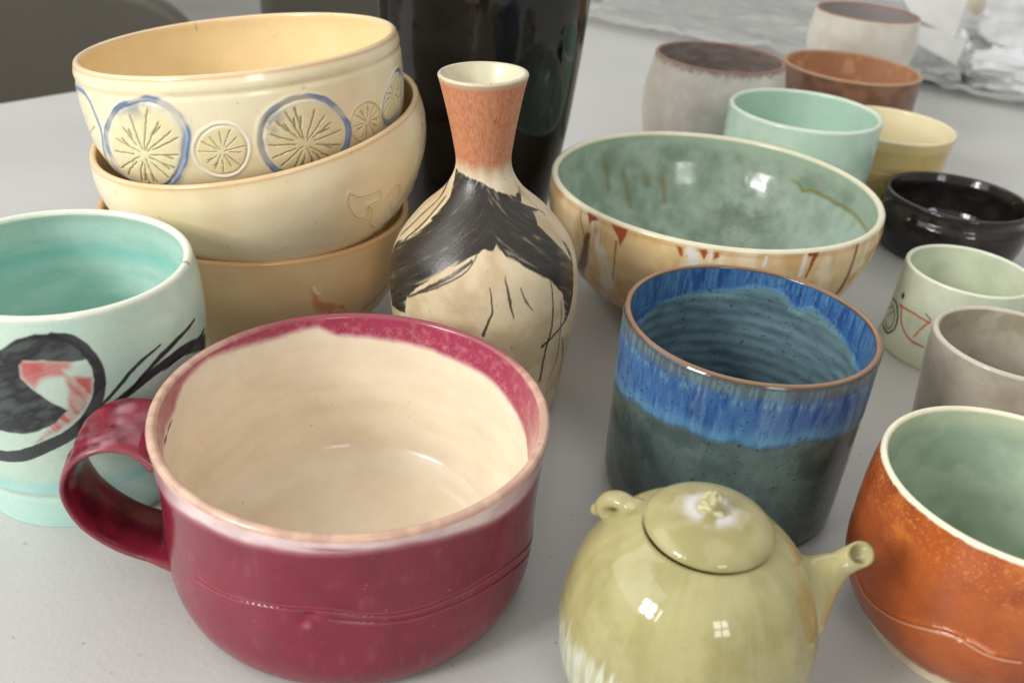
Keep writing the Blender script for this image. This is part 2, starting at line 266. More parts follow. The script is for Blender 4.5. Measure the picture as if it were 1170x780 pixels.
def ceramic(name,rough=.18,speck=0,speckcol=(.05,.04,.03),spscale=900,bump=.15,bscale=90,fine=0,crackle=0,mottle=.06,coat=.0,rvar=.08,sss=0,matte=.6,spec=.5,cscale=260):
    """glazed clay: painted glaze colour, mottling, iron specks, crazing and uneven gloss"""
    m=bpy.data.materials.new(name); m.use_nodes=True; nt=m.node_tree; L=nt.links; bs=nt.nodes['Principled BSDF']
    tc=node(nt,'ShaderNodeTexCoord'); at=node(nt,'ShaderNodeVertexColor',layer_name='glaze_colour')
    def noise(scale,det=4,rgh=.6):
        n=node(nt,'ShaderNodeTexNoise'); n.inputs['Scale'].default_value=scale; n.inputs['Detail'].default_value=det; n.inputs['Roughness'].default_value=rgh
        L.new(tc.outputs['Object'],n.inputs['Vector']); return n
    def mp(src,a,b,c,d):
        n=node(nt,'ShaderNodeMapRange'); n.inputs[1].default_value=a;n.inputs[2].default_value=b;n.inputs[3].default_value=c;n.inputs[4].default_value=d
        L.new(src,n.inputs[0]); return n.outputs[0]
    n1=noise(60,6); val=mp(n1.outputs['Fac'],.3,.7,1-mottle*.6,1+mottle*.6)
    hs=node(nt,'ShaderNodeHueSaturation'); L.new(at.outputs['Color'],hs.inputs['Color']); L.new(val,hs.inputs['Value'])
    c=hs.outputs['Color']
    def mixc(c,fac,colr):
        mx=node(nt,'ShaderNodeMix',data_type='RGBA'); L.new(fac,mx.inputs[0]); L.new(c,mx.inputs[6]); mx.inputs[7].default_value=(*colr,1); return mx.outputs[2]
    if speck:
        n2=noise(spscale,2,.5); c=mixc(c,mp(n2.outputs['Fac'],.70,.76,0,speck),speckcol)
        n3=noise(spscale*.35,1,.5); c=mixc(c,mp(n3.outputs['Fac'],.76,.80,0,speck*.9),speckcol)
    h=None
    if crackle:
        v=node(nt,'ShaderNodeTexVoronoi',feature='DISTANCE_TO_EDGE'); v.inputs['Scale'].default_value=cscale; 
        nn=noise(120,2); ad=node(nt,'ShaderNodeMixRGB'); ad.inputs[0].default_value=.012; L.new(tc.outputs['Object'],ad.inputs[1]); L.new(nn.outputs['Color'],ad.inputs[2]); L.new(ad.outputs[0],v.inputs['Vector'])
        k=mp(v.outputs['Distance'],0,.045,crackle,0); c=mixc(c,k,(.12,.13,.09))
    L.new(c,bs.inputs['Base Color'])
    n4=noise(140,5); rr=mp(n4.outputs['Fac'],.3,.7,max(rough-rvar*.5,.03),rough+rvar)
    # alpha of the paint layer says how glossy the glaze is there
    mm=node(nt,'ShaderNodeMix'); mm.inputs[2].default_value=matte; L.new(at.outputs['Alpha'],mm.inputs[0]); L.new(rr,mm.inputs[3]); L.new(mm.outputs[0],bs.inputs['Roughness'])
    bs.inputs['Specular IOR Level'].default_value=spec
    b=node(nt,'ShaderNodeBump'); b.inputs['Strength'].default_value=bump; b.inputs['Distance'].default_value=.002
    nb=noise(bscale,3,.5); L.new(nb.outputs['Fac'],b.inputs['Height']); out=b.outputs[0]
    if fine:
        b2=node(nt,'ShaderNodeBump'); b2.inputs['Strength'].default_value=fine; b2.inputs['Distance'].default_value=.0004
        nf=noise(1100,3,.6); L.new(nf.outputs['Fac'],b2.inputs['Height']); L.new(out,b2.inputs['Normal']); out=b2.outputs[0]
    L.new(out,bs.inputs['Normal'])
    if coat: bs.inputs['Coat Weight'].default_value=coat; bs.inputs['Coat Roughness'].default_value=.06
    if sss:
        bs.inputs['Subsurface Weight'].default_value=sss; bs.inputs['Subsurface Radius'].default_value=(.004,.003,.002); bs.inputs['Subsurface Scale'].default_value=1.
    return m
def grid_mesh(name,X,mat,parent=None,closed=(False,False),C=None,loc=None,caps=False):
    n,m=X.shape[:2]; V=X.reshape(-1,3); F=[]
    for i in range(n if closed[0] else n-1):
        for j in range(m if closed[1] else m-1):
            F.append((i*m+j,i*m+(j+1)%m,((i+1)%n)*m+(j+1)%m,((i+1)%n)*m+j))
    if caps: F+= [tuple(range(m))[::-1],tuple((n-1)*m+j for j in range(m))]
    me=bpy.data.meshes.new(name); me.from_pydata((V*S).tolist(),[],F); me.update()
    bm=bmesh.new(); bm.from_mesh(me); bmesh.ops.recalc_face_normals(bm,faces=bm.faces); bm.to_mesh(me); bm.free()
    for p in me.polygons: p.use_smooth=True
    if C is not None:
        at=me.color_attributes.new('glaze_colour','FLOAT_COLOR','POINT')
        at.data.foreach_set('color',np.concatenate([C.reshape(-1,3),np.ones((len(V),1))],1).ravel().astype(np.float32))
    me.materials.append(mat); o=bpy.data.objects.new(name,me); COL.objects.link(o)
    if parent: o.parent=parent
    if loc is not None: o.location=Vector(loc)*S
    return o
def empty(name,loc):
    o=bpy.data.objects.new(name,None); COL.objects.link(o); o.location=Vector(loc)*S; o.empty_display_size=.02; return o
def tube(pts,rad,nu=24,n=60,flat=None):
    """swept tube through pts; rad per point; flat(k)->(a,b) semi-axes"""
    p=spline(pts,n); k=np.linspace(0,1,n); R=np.interp(k,np.linspace(0,1,len(rad)),rad)
    T=np.gradient(p,axis=0); T/=np.linalg.norm(T,axis=1)[:,None]
    ref=np.array([0,0,1.]) if abs(T[0,2])<.9 else np.array([0,1.,0]); out=[]
    for i in range(n):
        s_=nrm(np.cross(T[i],ref)); ref=nrm(np.cross(s_,T[i])); a=np.linspace(0,2*np.pi,nu,endpoint=False)[:,None]
        out.append(p[i]+R[i]*(np.cos(a)*s_+np.sin(a)*ref))
    return np.array(out)
def plain(name,c,rough=.6,alpha=1,bump=0,bscale=50,noise=.0,nscale=20,trans=0,specks=0):
    m=bpy.data.materials.new(name); m.use_nodes=True; nt=m.node_tree; L=nt.links; bs=nt.nodes['Principled BSDF']
    bs.inputs['Base Color'].default_value=(*c,1); bs.inputs['Roughness'].default_value=rough; bs.inputs['Alpha'].default_value=alpha
    bs.inputs['Transmission Weight'].default_value=trans
    tc=node(nt,'ShaderNodeTexCoord')
    n=node(nt,'ShaderNodeTexNoise'); n.inputs['Scale'].default_value=nscale; n.inputs['Detail'].default_value=6; L.new(tc.outputs['Object'],n.inputs['Vector'])
    if noise:
        r=node(nt,'ShaderNodeMapRange'); r.inputs[1].default_value=.3;r.inputs[2].default_value=.7;r.inputs[3].default_value=1-noise;r.inputs[4].default_value=1+noise
        L.new(n.outputs['Fac'],r.inputs[0]); h=node(nt,'ShaderNodeHueSaturation'); h.inputs['Color'].default_value=(*c,1); L.new(r.outputs[0],h.inputs['Value']); L.new(h.outputs[0],bs.inputs['Base Color'])
    if specks:
        n5=node(nt,'ShaderNodeTexNoise'); n5.inputs['Scale'].default_value=330; n5.inputs['Detail'].default_value=1; L.new(tc.outputs['Object'],n5.inputs['Vector'])
        r5=node(nt,'ShaderNodeMapRange'); r5.inputs[1].default_value=.745; r5.inputs[2].default_value=.78; r5.inputs[3].default_value=0; r5.inputs[4].default_value=specks; L.new(n5.outputs['Fac'],r5.inputs[0])
        mx=node(nt,'ShaderNodeMix',data_type='RGBA'); L.new(r5.outputs[0],mx.inputs[0]); L.new(h.outputs[0],mx.inputs[6]); mx.inputs[7].default_value=(.16,.14,.12,1); L.new(mx.outputs[2],bs.inputs['Base Color'])
    if bump:
        n2=node(nt,'ShaderNodeTexNoise'); n2.inputs['Scale'].default_value=bscale; n2.inputs['Detail'].default_value=5; L.new(tc.outputs['Object'],n2.inputs['Vector'])
        b=node(nt,'ShaderNodeBump'); b.inputs['Strength'].default_value=bump; b.inputs['Distance'].default_value=.002; L.new(n2.outputs['Fac'],b.inputs['Height']); L.new(b.outputs[0],bs.inputs['Normal'])
    return m
# ============================================================ POTS
# ---- burgundy mug
def burgundy():
    root=empty('soup_mug',POT['burgundy_mug']['c'])
    tag(root,'large wide burgundy mug with cream inside and a strap handle, nearest the camera','mug')
    p=Pot('burgundy_mug',1)
    red=col(130,34,54); dark=col(106,27,44); n=fbm(p.cyl,1.2,4,3)
    p.C[:]=mix(red,dark,ss(.3,.8,n)*.45+.1)
    p.paint(col(148,70,92),ss(.55,.8,fbm(p.cyl,3,4,8,(1,1,.4)))*.35)
    # milky break under the lip, strongest in front
    zb=p.curve('burg_out')-.12+.12*(fbm(p.cyl,1.5,3,4)-.5)
    front=ss(-150,-120,p.th)*(1-ss(-50,0,p.th))
    m=p.out*ss(-.1,.12,p.z-zb); p.paint(col(176,100,118),m*.55)
    m2=p.out*ss(-.05,.28,p.z-zb-.12)*(.25+.75*front)*(.75+.25*ss(.3,.7,fbm(p.cyl,1.5,4,11,(1,1,2)))); p.paint(col(236,214,212),m2*.95)
    cream=col(232,219,196); inn=mix(cream,col(218,200,168),ss(.3,.8,fbm(p.cyl,.6,3,21,(1,1,3)))*.35)
    p.C=np.where(p.inner[:,None],inn,p.C)
    zi=p.curve('burg_in',True)+.12+.14*(fbm(p.cyl,2.2,3,14)-.5)
    band=p.inner*ss(-.12,.08,p.z-zi)*(p.z>4)
    bc=mix(col(156,54,84),col(190,120,130),ss(.45,.8,fbm(p.cyl,4,3,16))*.5)
    left=ss(150,185,p.th); fr=1-ss(-20,20,p.th)
    p.C=mix(p.C,mix(bc,col(168,116,112),np.clip(left*.5+fr*.4,0,1)),band)
    p.paint(col(206,164,170),p.inner*np.exp(-((p.z-zi)/.09)**2)*.6*(p.z>4))
    gold=p.inner*band*ss(.58,.72,fbm(p.cyl,19,2,18))*ss(5,20,p.th)*(1-ss(95,120,p.th))*np.exp(-((p.z-zi-.35)/.3)**2); p.paint(col(214,156,130),gold*.3)
    # lip
    w=ss(-.02,.22,p.z-(p.H-.16)); lipm=np.where(p.lip,1,w*.8)*(p.side!=3)
    redback=ss(10,50,p.th%360)*(1-ss(125,165,p.th%360))
    p.C=mix(p.C,mix(col(200,166,146),col(146,58,78),redback*.9),lipm*(.85))
    p.paint(col(222,186,160),lipm*(1-redback)*ss(.4,.6,fbm(p.cyl,2.5,3,31))*.5)
    # small drip on front lip
    p.paint(col(150,40,64),p.out*np.exp(-((p.th+85)/7)**2)*np.exp(-((p.z-6.95)/.07)**2)*.8)
    p.paint(col(128,84,62),p.inner*ss(.965,.972,fbm(p.cyl,9,1,77))*.5)
    # grooves and dimple
    g=p.line('burg_groove',.02,soft=.05); g2=p.line('burg_groove2',.02,soft=.05)
    p.disp-=.12*g+.11*g2; p.disp+=.05*p.line('burg_groove',.02,soft=.2)
    a,b=DEC['burg_dimple'][0]; du=(p.th-a)*.12; dz=p.z-b
    p.disp+=p.out*(.10*np.exp(-(du**2+(dz)**2)/.03)-.13*np.exp(-((du)**2+(dz-.28)**2)/.08)); p.paint(col(196,120,136),p.out*np.exp(-(du**2+(dz+.02)**2)/.012)*.4)  # pale dab on the dimple is a painted highlight
    p.paint(dark*.7,(g+g2)*.25)
    for kk,oz in (('burg_groove',.09),('burg_groove2',-.09),('burg_groove',-.08)): p.paint(col(196,104,116),p.line(kk,.01,soft=.035,pp=[(a_,b_+oz) for a_,b_ in p.pts(kk)])*.5)
    p.disp+=.004*np.sin(p.z*7+1)*p.inner
    fl=p.inner*np.exp(-((p.r-4.6)/.12)**2)*(p.z<2); p.disp-=.05*fl
    mat=ceramic('burgundy_glaze',rough=.16,speck=.35,speckcol=(.6,.3,.3),spscale=1500,bump=.22,bscale=70,mottle=.08)
    p.build(mat,root,'body')
    # strap handle
    d=np.array([math.cos(math.radians(190)),math.sin(math.radians(190)),0]); t=np.array([-d[1],d[0],0])
    path=np.array([(6.78,6.0),(7.4,6.5),(8.4,6.6),(9.4,6.0),(9.85,4.9),(9.5,3.5),(8.5,2.35),(7.4,1.7),(6.3,1.3)])
    pr=spline(path,90); T=np.gradient(pr,axis=0); T/=np.linalg.norm(T,axis=1)[:,None]; Nn=np.stack([-T[:,1],T[:,0]],1)
    k=np.linspace(0,1,90); hw=np.interp(k,[0,.12,.3,.6,.88,1],[1.85,1.6,1.5,1.45,1.4,1.7]); ht=np.interp(k,[0,.1,.4,.9,1],[.42,.27,.2,.24,.4])
    X=[];CC=[]
    for i in range(90):
        a=np.linspace(0,2*np.pi,48,endpoint=False); ca,sa=np.cos(a),np.sin(a)
        x=hw[i]*np.sign(ca)*abs(ca)**.75; y=ht[i]*np.sign(sa)*abs(sa)**.8
        y=y+.10*(x/hw[i])**2*np.sign(.5)-.06*np.exp(-(x/.25)**2)*(sa>0)
        y=y+.04*(sa>0)*np.exp(-((x-.5)/.12)**2)
        P2=pr[i][None]+Nn[i][None]*y[:,None]
        pt=P2[:,0][:,None]*d+P2[:,1][:,None]*np.array([0,0,1])+x[:,None]*t
        # pinch near the top bend
        X.append(pt)
        n=fbm(pt,1.5,4,5); c=mix(col(132,37,55),col(100,27,42),ss(.35,.7,n)); c=mix(c,col(206,160,176),(ss(.5,.8,fbm(pt,1.1,3,9))*.6*(k[i]<.3)*(sa>-.2))); 
        c=mix(c,col(150,90,92),np.exp(-((abs(x)-hw[i])/.07)**2)*.5); CC.append(c)
    h=grid_mesh('handle',np.array(X),mat,root,closed=(False,True),C=np.array(CC),caps=True)
burgundy()
# ---- turquoise cup
def turquoise():
    p=Pot('turquoise_cup',2)
    base=mix(col(198,220,204),col(176,212,200),ss(.3,.8,fbm(p.cyl,.5,3,3,(1,1,2)))*.6); p.C[:]=base
    low=np.exp(-((p.z-2.3)/.35)**2); p.paint(col(140,208,206),p.out*low*(.4+.5*fbm(p.cyl,1.2,3,7)))
    p.paint(col(186,228,218),p.out*(1-ss(1.2,2.0,p.z))*.7)
    p.C=np.where(p.inner[:,None],mix(col(166,208,196),col(196,224,214),ss(.3,.75,fbm(p.cyl,.5,3,5,(1,1,3)))*.7+.0),p.C)
    top=p.inner*ss(p.H-1.4,p.H-.2,p.z); p.paint(col(196,222,206),top*.9)
    p.paint(col(120,200,186),p.inner*np.exp(-((p.z-7.9)/.35)**2)*.55)
    p.paint(col(232,234,218),p.lip*.9+(p.out*ss(p.H-.3,p.H-.05,p.z))*.7)
    ink=col(34,34,40)
    dry=fbm(np.stack([p.u*.9+p.z*.5,p.z*2.6-p.u*1.2,p.u*0],1),1.3,4,33)
    m=p.poly('t_red',.16,.15)*(.8+.2*ss(.3,.65,dry)); p.paint(col(192,62,66),m*.9)
    m=p.poly('t_red2',.12,.15)*(.5+.5*ss(.35,.65,fbm(np.stack([p.u*5+p.z*2.5,p.z*1.2-p.u*.5,p.u*0],1),1,3,12))); p.paint(col(186,54,60),m*.85)
    m=p.poly('t_fill',.05,.12)*(.90+.1*ss(.3,.6,dry)); p.paint(ink,m)
    p.paint(col(84,88,92),p.poly('t_fill',.15,.12)*ss(.5,.8,dry)*.45)
    for k,a,b,c in (('t_ring',.16,.30,.24),('t_main',.10,.34,.20),('t_s2',.05,.05,.09),('t_s3',.05,.06,.13),('t_s4',.03,.10,.10)):
        p.paint(ink,p.line(k,a,b,.035,.06,4,wm=c)*.96)
    p.disp+=p.out*(.03*np.exp(-((p.z-2.1)/.2)**2)-.03*np.exp(-((p.z-1.75)/.16)**2))
    p.disp+=p.inner*.012*np.sin(p.z*4.5)
    # small chip in the lip
    ch=np.exp(-((p.th-6)/1.2)**2)*(p.z>p.H-.25); p.paint(col(96,92,84),ch*p.lip*.7)
    o=p.build(ceramic('turquoise_glaze',rough=.12,crackle=.10,bump=.18,bscale=60,mottle=.04),objname='cup')
    tag(o,'tall pale turquoise cup with black and red brush strokes, at the left edge','cup')
turquoise()
# ---- bowls in the stack
def butter(p,dk=0):
    b=mix(col(242,230,196),col(234,214,168),ss(.3,.85,fbm(p.cyl,.4,3,p.seed))*.7); p.C[:]=mix(b,col(200,162,110),np.full(len(b),dk))
    p.paint(col(242,226,188),p.out*ss(.4,.8,fbm(p.cyl,.7,3,p.seed+5,(1,1,2)))*.35*(1-dk))
    p.paint(col(206,148,84),(p.lip*.4+p.out*np.exp(-((p.z-p.H+.12)/.09)**2)*.55))
    p.paint(col(228,196,140),p.inner*.55)
    p.disp+=p.out*.005*np.sin(p.z*3+1)
bmat=ceramic('butter_glaze',rough=.13,bump=.16,bscale=55,mottle=.05,speck=.25,speckcol=(.15,.08,.03),spscale=500)
def citrus():
    p=Pot('citrus_bowl',3); butter(p)
    p.disp-=p.out*.05*np.exp(-((p.z-(p.H-.8))/.16)**2); p.disp+=p.out*.02*np.exp(-((p.z-(p.H-.45))/.2)**2); p.paint(col(206,170,120),p.out*np.exp(-((p.z-(p.H-.78))/.1)**2)*.25)
    rng=random.Random(4)
    def slice_(key,kind,nseg):
        ce,A,Bv,pi=DEC[key]; th=p.th; M=np.array([[A[0],Bv[0]],[A[1],Bv[1]]]); Mi=np.linalg.inv(M)
        wb=.10*(fbm(p.cyl,1.3,3,hash(kind)%7+len(key))-.5)
        du,dv=th-unwrap(ce[0],False),p.z-ce[1]; x=Mi[0,0]*du+Mi[0,1]*dv; y=Mi[1,0]*du+Mi[1,1]*dv
        rad=np.hypot(x,y)+wb; sel=p.out&(rad<1.3)
        pu,pv=unwrap(pi[0],False)-unwrap(ce[0],False),pi[1]-ce[1]; px,py=Mi@np.array([pu,pv])
        inside=sel*(1-ss(.86,.9,rad)); scale=math.sqrt(abs(A[0]*math.radians(1)*p.R*Bv[1]))
        fl=col(234,218,170); p.paint(mix(fl,col(228,210,150),ss(.4,.7,fbm(p.cyl,2.5,3,6))),inside*.5)
        if kind=='blue':
            rimm=sel*ss(.85,.93,rad)*(1-ss(.99,1.05,rad)); dens=.35+.65*ss(.3,.62,fbm(p.cyl,1.1,3,len(key)+ord(key[1])))
            p.paint(col(134,152,184),rimm*dens); p.paint(col(90,108,146),(sel*np.exp(-((rad-.985)/.02)**2)+sel*np.exp(-((rad-.90)/.015)**2)*.6)*.75*dens)
            p.paint(col(206,216,226),sel*np.exp(-((rad-.84)/.03)**2)*.45)
            ang=np.arctan2(-y,x); wash=sel*(rad<.95)*ss(.45,.85,rad)*np.exp(-((ang-(2.3 if key=='c3' else 1.3))/.45)**2); p.paint(col(96,120,140),wash*.6*ss(.35,.6,fbm(p.cyl,3,3,2)))
        elif kind=='white':
            p.paint(col(246,240,228),sel*np.exp(-((rad-.98)/.07)**2)*.75)
        else: p.paint(col(196,170,104),sel*np.exp(-((rad-.95)/.06)**2)*.5)
        g=np.zeros(len(rad)); X=x-px; Y=y-py
        xw=.013*(fbm(p.cyl,5,2,14)-.5)
        for i in range(nseg):
            a=2*math.pi*(i+.5*rng.random())/nseg; ca,sa=math.cos(a),math.sin(a); t=X*ca+Y*sa; q=-X*sa+Y*ca+xw*3
            t0=.03+.2*rng.random(); t1=.62+.22*rng.random()
            w=.016+.014*np.clip(t,0,1)
            g=np.maximum(g,(1-ss(w*.4,w,abs(q)))*ss(t0,t0+.06,t)*(1-ss(t1,t1+.08,t))*(rad<.84))
            if rng.random()<.35:
                b0=a+.3; cb,sb=math.cos(b0),math.sin(b0); ox,oy=ca*.38,sa*.38; t=(X-ox)*cb+(Y-oy)*sb; q=-(X-ox)*sb+(Y-oy)*cb+xw*3
                g=np.maximum(g,(1-ss(.012,.03,abs(q)))*ss(0,.05,t)*(1-ss(.22,.28,t))*(rad<.84))
        g=g*sel; p.disp-=.04*g; p.paint(col(140,128,84),g*.75)
        p.disp-=.04*sel*np.exp(-((rad-.9)/.035)**2); p.disp+=.035*sel*np.exp(-((rad-1.0)/.06)**2)+.03*inside
    slice_('c4','plain',12)
    l=p.line('c0_line',.13,.13,.05,.08,3); p.paint(col(124,146,188),l*.85); p.paint(col(84,104,148),p.line('c0_line',.03,soft=.03)*.7); p.disp+=.03*l
    for k in 'abcde': l=p.line('c0_'+k,.02,.03,.03); p.paint(col(140,128,84),l*.75); p.disp-=.04*l
    slice_('c1','blue',16); slice_('c2','white',13); slice_('c5','blue',13); slice_('c3','blue',17)
    o=p.build(bmat,objname='bowl'); tag(o,'top bowl of the butter yellow stack, with blue edged citrus slices carved round it','bowl',BG)
BG='butter yellow bowls stacked on each other'
def middle():
    p=Pot('middle_bowl',4); butter(p,.1)
    for k in ('m1','m2','m3','m4','m5'):
        g=p.line(k,.012,soft=.05); h=p.line(k,.03,soft=.22); p.disp-=.09*g; p.disp+=.06*h; p.paint(col(128,108,64),g*.7)
    p.paint(col(160,92,58),p.out*np.exp(-((p.th+4)/5)**2)*ss(2.5,4,p.z)*(1-ss(6,7,p.z))*ss(.45,.65,fbm(p.cyl,3,3,9))*.6)
    o=p.build(bmat,objname='bowl'); tag(o,'plain butter yellow bowl carrying the citrus one, tilted, with incised lines at its right','bowl',BG)
def bottom():
    p=Pot('bottom_bowl',5); butter(p,.75)  # tan glaze darkened further, with shade mixed into its colour
    m=p.poly('b1',.16,.25)*ss(.3,.6,fbm(p.cyl,2,3,3)); p.paint(col(194,122,76),m*.8); p.disp+=.05*m; p.paint(col(228,222,214),p.line('b2',.06,.04,.06)*.8)  # orange leaf, with a white highlight painted on it
    p.paint(col(190,108,60),p.line('b3',.25,.25,.15,.3)*.6)
    o=p.build(bmat,objname='bowl'); tag(o,'bottom bowl of the yellow stack, darker tan with an orange leaf','bowl',BG)
citrus(); middle(); bottom()
# ---- bottle vase
def vase():
    p=Pot('bottle_vase',6,wob=.002); clay=mix(col(216,198,164),col(196,174,138),ss(.35,.7,fbm(p.cyl,1.,5,3))); p.C[:]=clay
    zt=12.35+.35*(fbm(p.ring,1.2,3,7)-.5)
    neck=ss(-.25,.35,p.z-zt-.1)*p.out; p.paint(mix(col(208,140,104),col(192,116,80),ss(.35,.65,fbm(p.cyl,6,3,5))),neck*.92)
    p.paint(col(232,220,196),p.out*np.exp(-((p.z-zt+.55)/.35)**2)*.5)
    p.paint(col(196,178,146),p.out*ss(p.H-.45,p.H-.2,p.z)*.8); p.paint(col(206,196,168),p.lip*1.); p.paint(col(214,208,180),p.inner*1.)
    p.paint(col(200,90,60),p.out*np.exp(-((p.z-(p.H-.35))/.12)**2)*.25)
    brush=fbm(np.stack([p.u*1.2-p.z*.4,p.z*7+abs(p.u+4.5*1.4)*4.2,p.u*0],1),1.,4,41)
    ink=mix(col(46,42,38),col(92,82,68),ss(.35,.85,brush)**1.5*.55); m=p.poly('v_fill',.04,.16,3.)
    m=m*(1-p.poly('v_cut1',.05,.12,3)*.92)*(1-p.poly('v_cut2',.05,.12,3)*.9)
    edge=p.poly('v_fill',.35)  # drier near the edge
    m=m*(1-.7*(1-edge)*ss(.52,.66,brush)*1.6).clip(0,1)*(1-.2*ss(.66,.78,brush)); p.C=mix(p.C,ink,m)
    ik=col(36,33,30)
    for k,a,b,c in (('v_s1',.02,.05,.03),('v_s2',.02,.02,.05),('v_s3',.015,.01,.03),('v_s4',.02,.05,.04),('v_s5',.02,.02,.03),('v_s6',.10,.05,.05),('v_s7',.03,.01,.05),('v_s8',.05,.03,.06),('v_s9',.02,.02,.03),('v_s10',.10,.05,.07),('v_s11',.08,.05,.06)):
        l=p.line(k,a*1.5,b*1.5,.035,.07,5,wm=c*1.5); p.paint(ik,l*.9); m=np.maximum(m,l)
    u0,z0=p.pts('v_s6')[-1]; bl=1-ss(.08,.14,np.hypot(p.u-u0,p.z-z0)+.1*(fbm(p.cyl,4,2,2)-.5)); p.paint(ik,bl*.9*p.out)
    p.gl=np.where(p.out&(p.z<12),.35+.65*m,np.where(p.inner|p.lip,1,.25)); 
    o=p.build(ceramic('bottle_clay',rough=.26,matte=.62,speck=.55,speckcol=(.12,.07,.04),spscale=700,bump=.1,fine=.25,mottle=.07),objname='bottle_vase')
    tag(o,'bottle vase with flared terracotta neck and black brushwork on sandy clay','vase')
vase()
def black_vase():
    p=Pot('black_vase',7); p.C[:]=mix(col(22,21,21),col(30,25,22),ss(.5,.8,fbm(p.cyl,.6,4,2,(1,1,.2)))); 
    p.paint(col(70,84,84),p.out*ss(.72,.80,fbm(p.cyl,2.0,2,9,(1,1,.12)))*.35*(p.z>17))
    p.disp+=.008*np.sin(p.z*1.6)*p.out
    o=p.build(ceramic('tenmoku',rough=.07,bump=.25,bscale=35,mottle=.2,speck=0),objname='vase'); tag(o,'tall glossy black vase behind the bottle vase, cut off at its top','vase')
black_vase()
# ---- green bowl
def green_bowl():
    p=Pot('green_bowl',8); tan=mix(col(222,196,148),col(200,160,104),ss(.35,.7,fbm(p.cyl,.8,4,2))*.8); p.C[:]=tan
    p.paint(col(236,222,194),p.out*ss(.5,.65,fbm(p.cyl,.7,4,12,(1,1,.5)))*.6)
    p.paint(col(176,130,84),p.out*np.exp(-((p.z-p.H+.35)/.05)**2)*.35)
    inn=mix(col(152,170,152),col(122,144,124),ss(.35,.7,fbm(p.loc,.5,4,5))); mott=fbm(p.loc,1.6,5,15)
    inn=mix(inn,col(172,190,174),ss(.4,.8,fbm(p.loc,.8,4,25))*.5); inn=mix(inn,col(102,124,98),ss(.45,.85,mott)*.45)
    inn=mix(inn,col(172,194,170),ss(p.H-1.4,p.H-.2,p.z)*.75)
    inn=mix(inn,col(168,164,160),(ss(.5,.68,fbm(p.loc,1.2,4,35))*ss(p.H-2.6,p.H-1.3,p.z)*(1-ss(p.H-.9,p.H-.4,p.z))*.45))
    p.C=np.where(p.inner[:,None],inn,p.C)
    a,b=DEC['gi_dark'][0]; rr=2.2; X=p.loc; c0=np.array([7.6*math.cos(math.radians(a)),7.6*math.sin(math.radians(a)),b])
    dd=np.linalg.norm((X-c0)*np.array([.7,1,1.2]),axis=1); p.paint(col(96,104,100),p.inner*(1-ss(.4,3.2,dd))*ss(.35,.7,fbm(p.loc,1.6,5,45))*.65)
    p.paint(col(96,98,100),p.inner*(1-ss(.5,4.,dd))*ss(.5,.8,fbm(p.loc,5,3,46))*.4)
    # pale pooled patch, lower right inside, bounded by an olive run
    zb=p.curve('gi_pond',True)+.25*(fbm(p.ring,3,3,8)-.5); win=ss(-30,-10,p.th)*(1-ss(42,50,p.th))
    p.paint(col(170,190,176),p.inner*win*(1-ss(-.1,.1,p.z-zb+.1))*ss(2.,4,p.z)*(.4+.4*ss(.3,.6,mott)))
    p.paint(col(128,122,52),p.inner*win*np.exp(-((p.z-zb)/.13)**2)*.75)
    dr=DEC['gi_drips']
    for i in range(0,8,2):
        (a0,z0),(a1,z1)=dr[i],dr[i+1]; am=(a0+a1)/2+.6*(fbm(np.stack([p.z,p.z*0,p.z*0],1),1.5,2,i)-.5)*4
        p.paint(col(112,108,50),p.inner*np.exp(-((p.th-am)/(1.7 if i!=2 else 2.4))**2)*ss(min(z0,z1)-.15,min(z0,z1)+.1,p.z)*(1-ss(max(z0,z1),max(z0,z1)+1.6,p.z))*.65)
    p.paint(col(226,224,198),p.lip*.85); p.paint(col(206,170,120),(p.out*ss(p.H-.12,p.H,p.z))*.6)
    W=col(226,224,220); BR=col(84,54,42); RD=col(156,70,38)
    st=fbm(np.stack([p.u*7,p.z*.7,p.u*0],1),1,3,3)
    p.paint(BR,p.line('g_brown',.22,.30,.12,.2,wm=.38)*.9); p.paint(BR,p.line('g_line',.03,.05,.03)*.8)
    p.paint(W,p.line('g_white',.34,.16,.12,.25,wm=.42)*ss(.36,.55,st)*.85)
    for k in ('g_red1','g_red2','g_red3','g_red4','g_red5'): p.paint(RD,p.poly(k,.04,.1)*.95)
    p.paint(col(110,60,44),p.line('g_red2b',.07,.03,.04,.1)*.7)
    p.paint(W,p.line('g_white3',.22,.26,.08,.1)*ss(.3,.5,st)*.85)
    for k,w in (('g_white4',.07),('g_white5',.10),('g_white6',.15)): p.paint(W,p.line(k,w*.8,w,.04,.08)*.85)
    p.paint(RD*.8,p.line('g_red6',.17,.05,.04,.08)*.95); p.paint(col(116,66,40),p.line('g_br7',.10,.26,.05,.1)*.9)
    p.paint(W,p.line('g_white8',.05,.12,.04,.08)*.8); p.paint(W,p.line('g_white9',.03,.06,.04,.08)*.5)
    p.disp+=.006*np.sin(p.z*5.5)*p.out+.012*np.sin(p.r*4.5)*p.inner
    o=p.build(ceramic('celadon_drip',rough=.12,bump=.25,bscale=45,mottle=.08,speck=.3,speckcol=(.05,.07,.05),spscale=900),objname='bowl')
    tag(o,'wide green bowl with tan outside streaked with white and rust drips','bowl')
green_bowl()
